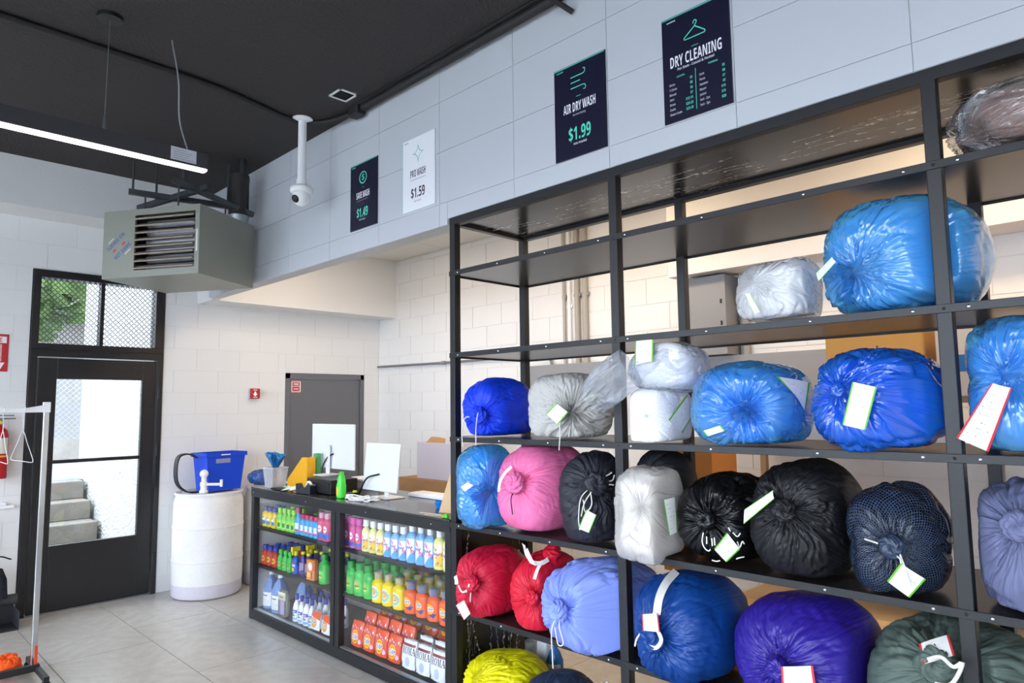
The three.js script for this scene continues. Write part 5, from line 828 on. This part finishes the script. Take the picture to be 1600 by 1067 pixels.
// ---------- cartons, pipes and cabinets along the block wall ----------
const kraft = mat('#b98e62', .85, { map: scuffTex }), kraft2 = mat('#c79a5c', .85);
{
  const carton = (label, x, y, z, w, h, d, m, turn = 0, extra) => { const t = thing('cardboard_box', label, 'box', [x, y, z], turn, 'cartons'); part('carton', rb(w, h, d, .004, 0, h / 2, 0), m, t); part('tape', bx(-w / 2 + .002, w / 2 - .002, h, h + .001, -.03, .03), mat('#d9c096', .5), t); extra?.(t, w, h, d); return t; };
  const st = (n) => (t, w, h, d) => { for (let i = 0; i < n; i++) part('print_mark', bx(-w / 2 + .06 + i * .1, -w / 2 + .085 + i * .1, h * .2, h * .85, d / 2, d / 2 + .001), mat('#5d4330', .8), t); };
  carton('large brown carton with dark arrows under the lilac box', -4.83, 0, -4.02, .84, .97, .48, kraft, 0, st(6));
  carton('lilac white carton with torn brown flap atop the brown carton', -4.72, .972, -4.02, .55, .32, .45, mat('#d4cfdd', .8), 0, (t, w, h, d) => part('flap', sheet([-.12, h + .05, .18], [.1, h + .04, .2], [.12, h, .22], [-.15, h, .22], .01, 4), mat('#b8905f', .8, { side: THREE.DoubleSide }), t));
  const shelfB = thing('storage_rack', 'tan plank storage rack behind the lower laundry shelves', 'rack', [-.75, 0, -4.1]); for (const y of [.45, 1.62]) part('plank', rbx(-1.3, 1.3, y - .03, y, -.3, .25), mat('#b99f7c', .8), shelfB); for (const x of [-1.28, 0, 1.26]) part('upright', rbx(x - .02, x + .02, 0, 1.62, -.3, -.26), mat('#b99f7c', .8), shelfB);
  const pt = canvasTex(256, 128, (g) => { g.fillStyle = '#cf9c55'; g.fillRect(0, 0, 256, 128); g.save(); g.translate(190, 40); g.rotate(Math.PI); condensed(g, 'complete', -20, 0, 34, .9, '#4a3420'); g.restore(); });
  carton('tan carton with upside down lettering above the shiny blue bag', -1.16, 1.62, -3.95, .46, .36, .3, kraft2, 0, (t, w, h, d) => { const q = new THREE.PlaneGeometry(w * .98, h * .96); q.translate(0, h / 2, d / 2 + .001); part('print', q, mat('#ffffff', .8, { map: pt }), t); });
  carton('white and blue carton at the post above the shiny bag', -.78, 1.62, -3.98, .2, .36, .3, mat('#cfc6bd', .7), 0, (t, w, h, d) => part('blue_patch', bx(-.08, .07, .12, .2, d / 2, d / 2 + .001), mat('#1f6fb4', .6), t));
  carton('orange brown carton behind the cream blanket roll', -2.15, .62, -3.75, .34, .74, .3, mat('#c8823f', .8));
  carton('tan carton beneath the storage rack with dark lettering', -1.75, 0, -3.6, .75, .5, .35, mat('#cdb18a', .85), 0, st(4));
  carton('plain tan carton behind the purple bag', -1.0, 0, -3.6, .6, .52, .35, mat('#cfb48f', .85));
  const el = thing('electrical_cabinet', 'wide grey wall trunking box behind the grey bag', 'cabinet', [-3.73, 1.62, ZB]); part('box', rbx(-.48, .48, 0, .33, .002, .14), M.grey, el);
  const e2 = thing('electrical_cabinet', 'low wide grey wall box above the folded towel bag', 'cabinet', [-2.0, 1.5, ZB]); part('box', rbx(-.55, .55, .13, .43, .002, .13), M.grey, e2); part('cover', rbx(-.52, .52, .16, .4, .13, .134), M.grey, e2);
  const e3 = thing('electrical_cabinet', 'tall narrow grey cabinet under the cream bulkhead', 'cabinet', [-2.35, 1.935, ZB]); part('box', rbx(-.14, .14, 0, .55, .002, .2), M.grey, e3); for (const y of [.2, .35]) part('latch', rbx(.1, .115, y, y + .03, .2, .205), M.darkSteel, e3);
  const bk = thing('wall_bulkhead', 'cream boxed bulkhead high on the block wall', 'bulkhead', [-1.65, 2.5, ZB]); part('casing', rbx(-.95, 1.2, 0, .75, .002, .28), M.wallWhite2, bk);
  for (const [x, y0, y1, r, l] of [[-3.79, 1.95, 3.25, .014, 'thin grey conduit beside a white pipe on the block wall'], [-3.645, 1.95, 3.25, .024, 'left one of the twin vertical pipes on the block wall'], [-3.56, 1.95, 3.25, .024, 'second one of the twin vertical pipes on the block wall'], [-2.16, 1.93, 2.5, .03, 'grey vertical pipe beside the narrow cabinet']]) { const t = thing('wall_pipe', l, 'pipe', [x, y0, ZB + .03], 0); part('pipe', cyl(r, r, y1 - y0, 0, (y1 - y0) / 2, 0, 14), mat('#a7a39c', .45), t); part('clip', rb(r * 3, .03, .03, .003, 0, (y1 - y0) * .45, -.012), M.grey, t); }
  const wp = thing('wall_pipe', 'white vertical pipe between the thin conduit and twin pipes', 'pipe', [-3.74, 1.95, ZB + .02]); part('pipe', cyl(.018, .018, 1.3, 0, .65, 0, 14), M.white, wp); part('clip', rb(.06, .03, .02, .003, 0, .5, -.008), M.white, wp);
  const hp = thing('wall_pipe', 'thin dark horizontal conduit along the block wall', 'pipe', [0, 0, 0]); part('pipe', tube([[-6.6, 2.07, ZB + .03], [-5.4, 2.055, ZB + .03], [-4.2, 2.05, ZB + .03], [-4.02, 2.04, ZB + .03], [-3.95, 1.99, ZB + .03], [-3.94, 1.94, ZB + .03]], .012, 50, 8), mat('#77767a', .5), hp); part('coupling', rod([-5.45, 2.056, ZB + .03], [-5.4, 2.055, ZB + .03], .019), M.grey, hp);
  const bl2 = thing('ceiling_light', 'warm ceiling panel light over the aisle behind the shelving', 'light', [-2.9, YA, -3.4], 0, 'alcove panel lights'); backLight(bl2);
  const bl3 = thing('ceiling_light', 'second warm ceiling panel light farther along the back aisle', 'light', [-.6, YA, -3.4], 0, 'alcove panel lights'); backLight(bl3);
  const bl4 = thing('ceiling_light', 'third warm ceiling panel light at the aisle end', 'light', [1.7, YA, -3.4], 0, 'alcove panel lights'); backLight(bl4);
  backLight(thing('ceiling_light', 'warm ceiling panel light above the counter behind the soffit', 'light', [-5.0, YA, -3.05], 0, 'alcove panel lights'), '#fff0e0', .6);
  function backLight(t, c = '#ffddb5', k = 1) { part('frame', merge([rbx(-.6, .6, -.012, -.001, -.17, -.15), rbx(-.6, .6, -.012, -.001, .15, .17), rbx(-.6, -.58, -.012, -.001, -.15, .15), rbx(.58, .6, -.012, -.001, -.15, .15)]), M.white, t); part('light_diffuser', bx(-.58, .58, -.01, -.002, -.15, .15), mat('#ffffff', .5, { emissive: '#ffe3c0', emissiveIntensity: 3 }), t); const r = new THREE.RectAreaLight(c, BACK_POWER * k, 1.1, .28); r.position.set(t.position.x, YA - .015, t.position.z); r.rotation.x = -Math.PI / 2; scene.add(r); }
}
// ---------- far wall fittings ----------
{
  const al = thing('fire_alarm_pull', 'small red fire alarm box on the white wall', 'alarm', [XF + .001, 1.71, -3.06]); part('back_box', rbx(0, .03, 0, .1, 0, .1, .004), mat('#b8bcc2', .5), al); part('cover', rbx(.03, .05, 0, .1, 0, .1, .006), mat('#b3262d', .4), al);
  const tx = canvasTex(128, 128, (g) => { g.fillStyle = '#b3262d'; g.fillRect(0, 0, 128, 128); g.fillStyle = '#fff'; g.fillRect(38, 8, 54, 10); g.fillRect(34, 112, 62, 9); g.beginPath(); g.moveTo(64, 104); g.lineTo(28, 72); g.lineTo(48, 66); g.lineTo(50, 40); g.lineTo(64, 30); g.lineTo(78, 40); g.lineTo(80, 66); g.lineTo(100, 72); g.fill(); }); const q = new THREE.PlaneGeometry(.088, .088); q.rotateY(Math.PI / 2); q.translate(.0508, .05, .05); part('print', q, mat('#ffffff', .4, { map: tx }), al);
  const sg = thing('fire_sign', 'red and white fire extinguisher sign at the picture edge', 'sign', [XF + .002, 1.925, -.912]); part('plate', rbx(0, .004, 0, .295, -.098, .098, .002), mat('#c22a30', .4), sg);
  const t2 = canvasTex(192, 288, (g) => { g.fillStyle = '#c22a30'; g.fillRect(0, 0, 192, 288); g.fillStyle = '#f4f0f0'; g.fillRect(10, 14, 172, 52); g.fillStyle = '#c22a30'; g.textAlign = 'center'; g.font = 'bold 48px sans-serif'; g.fillText('FIRE', 104, 58); g.fillStyle = '#f4f0f0'; g.fillRect(10, 72, 100, 140); g.save(); g.translate(152, 144); g.rotate(-Math.PI / 2); condensed(g, 'EXTINGUISHER', 0, 0, 26, .72, '#f4f0f0'); g.restore(); g.beginPath(); g.moveTo(120, 222); g.lineTo(176, 222); g.lineTo(148, 276); g.fill(); });
  const q2 = new THREE.PlaneGeometry(.188, .284); q2.rotateY(Math.PI / 2); q2.translate(.0045, .1475, 0); part('print', q2, mat('#ffffff', .4, { map: t2 }), sg);
  const ex = thing('fire_extinguisher', 'red fire extinguisher on the wall behind the clothes rail', 'extinguisher', [XF + .08, 1.1, -.97]), rm = mat('#c3161f', .28);
  part('cylinder', lathe([[0, 0], [.058, 0], [.062, .01], [.062, .33], [.05, .37], [.025, .39], [.022, .41], [0, .41]], 26), rm, ex); part('label', lathe([[.0625, .19], [.0625, .31]], 16, .2, 2.4), mat('#eae6da', .5), ex); part('band', cyl(.063, .063, .012, 0, .17, 0, 26, true), mat('#e3c427', .5), ex); part('valve', merge([cyl(.022, .018, .04, 0, .43, 0, 14), rbx(-.012, .012, .45, .462, -.1, .02), rbx(-.012, .012, .475, .485, -.09, .02)]), M.zinc, ex); part('bracket', rbx(-.08, -.06, .25, .3, -.04, .04), M.darkSteel, ex); part('gauge', rod([.02, .43, 0], [.035, .43, 0], .014, 12), mat('#d9c53a', .4), ex);
  const wh = thing('wall_hook', 'white plastic hook bracket low on the white wall', 'hook', [XF + .002, .86, -1.02]); part('hook', merge([rbx(0, .03, 0, .025, -.08, .05), rbx(0, .02, .025, .05, -.03, .0)]), M.whitePlastic, wh);
  // dustpan and broom
  const dp = thing('lobby_dustpan', 'dark upright dustpan and broom beside the exit door', 'dustpan', [-6.42, 0, -.99]), dm = mat('#303236', .5);
  part('pan', merge([bx(-.12, .12, .0, .006, -.13, .13), bx(-.12, -.114, 0, .16, -.13, .13), bx(-.12, .12, 0, .13, -.13, -.124), bx(-.12, .12, 0, .13, .124, .13)]), dm, dp); part('hood', rod([-.02, .2, -.13], [-.02, .2, .13], .04, 14), dm, dp); part('handle', rod([-.1, .15, 0], [-.14, .8, .06], .011), M.zinc, dp);
  const br = part('bristles', lathe([[.09, .0], [.08, .14], [.05, .22], [0, .24]], 20), mat('#1d2230', .9, { bumpMap: paintBump, bumpScale: .02 }), dp); br.position.set(.0, .22, .02); br.scale.set(.5, 1, 1); part('broom_wire', tube([[0, .5, -.08], [0, .53, 0], [0, .46, .1]], .006, 16, 6), M.black, dp);
  // clothes rail
  const cr = thing('clothes_rail', 'chrome clothes rail with white bar at the picture edge', 'clothes rail', [-5.08, 0, -.985]);
  part('post', rbx(-.011, .011, .055, 1.64, -.015, .015, .003), M.chrome, cr); part('bar', rb(.024, .028, 1.5, .005, 0, 1.615, .76), M.white, cr); part('bracket', merge([rbx(-.013, .013, 1.6, 1.665, -.02, .02, .003), rod([0, 1.63, .02], [0, 1.615, .1], .015)]), M.white, cr); part('post', rbx(-.014, .014, .055, 1.64, 1.49, 1.546, .004), M.chrome, cr); part('base_bar', rbx(-.02, .02, .05, .09, -.03, 1.55, .004), M.darkSteel, cr); part('red_sleeve', rbx(-.0125, .0125, .09, .2, -.0165, .0), mat('#e0431c', .5), cr);
  for (const z of [-.02, 1.53]) { part('foot', rbx(-.25, .25, .045, .075, z - .015, z + .015, .004), M.darkSteel, cr); for (const x of [-.23, .23]) { const w = cyl(.025, .025, .02, 0, 0, 0, 16); w.rotateZ(Math.PI / 2); w.translate(x, .025, z); part('castor', w, M.blackRubber, cr); } }
  [['white wire hanger on the clothes rail bar', -.87, .1], ['second wire hanger on the rail turned from the first', -.77, .0]].forEach(([l, z, a]) => { const h = thing('wire_hanger', l, 'hanger', [-5.08, 1.588, z], a, 'wire hangers'); part('hook', tube([[.024, .02, 0], [.022, .045, 0], [0, .054, 0], [-.024, .04, 0], [-.022, .0, 0], [0, -.04, 0], [0, -.1, 0]], .0022, 30, 6), M.white, h); part('frame', tube([[0, -.1, 0], [.09, -.17, 0], [.2, -.26, 0], [.21, -.275, 0], [.19, -.28, 0], [0, -.28, 0], [-.19, -.28, 0], [-.21, -.275, 0], [-.2, -.26, 0], [-.09, -.17, 0]], .0022, 80, 6, true), M.white, h); });
  const oc = thing('orange_garment', 'bright orange garment heaped under the clothes rail', 'garment', [-5.235, .0, -.875]); part('cloth', sackGeo({ a: .12, b: .062, c: .085, p: 2.4, k: [.3, 1, .2], shelf: false, s: 9, fold: .02, lump: .03, crease: .008, nT: 60, nP: 100 }).translate(0, .068, 0), mat('#f2590c', .8), oc);
}
// ---------- bottles standing on the lowest laundry shelf ----------
{
  const a = thing('cleaner_bottle', 'blue window cleaner bottle on the bottom shelf behind bags', 'bottle', [-2.60, .0905, -2.92]); part('bottle_body', lathe([[0, 0], [.045, 0], [.047, .01], [.047, .12], [.03, .165], [.015, .185], [.015, .2], [0, .2]], 20), phys('#2f7fc4', .2, { transmission: .3 }), a); part('label', lathe([[.0475, .07], [.0475, .11]], 12, -1.2, 2.6), mat('#e9eef2', .5), a); part('cap', cyl(.018, .018, .02, 0, .21, 0, 14), M.white, a);
  const b = thing('plastic_cup', 'clear cup with yellow content beside the marble panel', 'cup', [-2.76, .0905, -2.90]); part('cup', lathe([[.028, 0], [.036, .19], [.034, .19], [.026, .004], [0, .004]], 20), film('#dfe3e6', .75, .15), b); part('content', cyl(.024, .028, .12, 0, .065, 0, 16), mat('#d9c02a', .5), b);
  const j = thing('white_jug', 'white jug between the cup and the blue cleaner', 'jug', [-2.685, .0905, -2.94]); part('bottle_body', rb(.075, .2, .08, .015, 0, .1, 0, 2), mat('#e4e9ee', .35), j); part('cap', cyl(.02, .02, .025, 0, .212, 0, 14), M.white, j);
  const cl = thing('linen_knot_bag', 'pale beige knotted cloth bag by the post on the bottom shelf', 'laundry bag', [-1.96, .0905, -2.64]); part('sack', sackGeo({ a: .1, b: .11, c: .14, p: 2.4, k: [.1, .7, .7], shelf: false, s: 13, pleat: .02, fold: .02, nT: 50, nP: 80 }).translate(0, .12, 0), nylon('#d6d2c2', .7), cl); const kb = part('knot', bunGeo(.05, 5, [0, 1, .6]), nylon('#d6d2c2', .7), cl); kb.position.set(0, .22, .09); part('paper_tag', sheet([.055, .27, .15], [.115, .27, .15], [.12, .12, .16], [.05, .12, .16], .006), tagMats.r, cl);
  const hb = thing('laundry_bag', 'black printed bag set behind the cream blanket roll', 'laundry bag', [-1.76, .986, -2.76]); part('sack', sackGeo({ a: .15, b: .2, c: .13, p: 2.5, k: [-.3, .5, .8], shelf: false, s: 15, nT: 60, nP: 100 }).translate(0, .212, 0), nylon('#202128', .55), hb);
}
renderer.render(scene, camera);
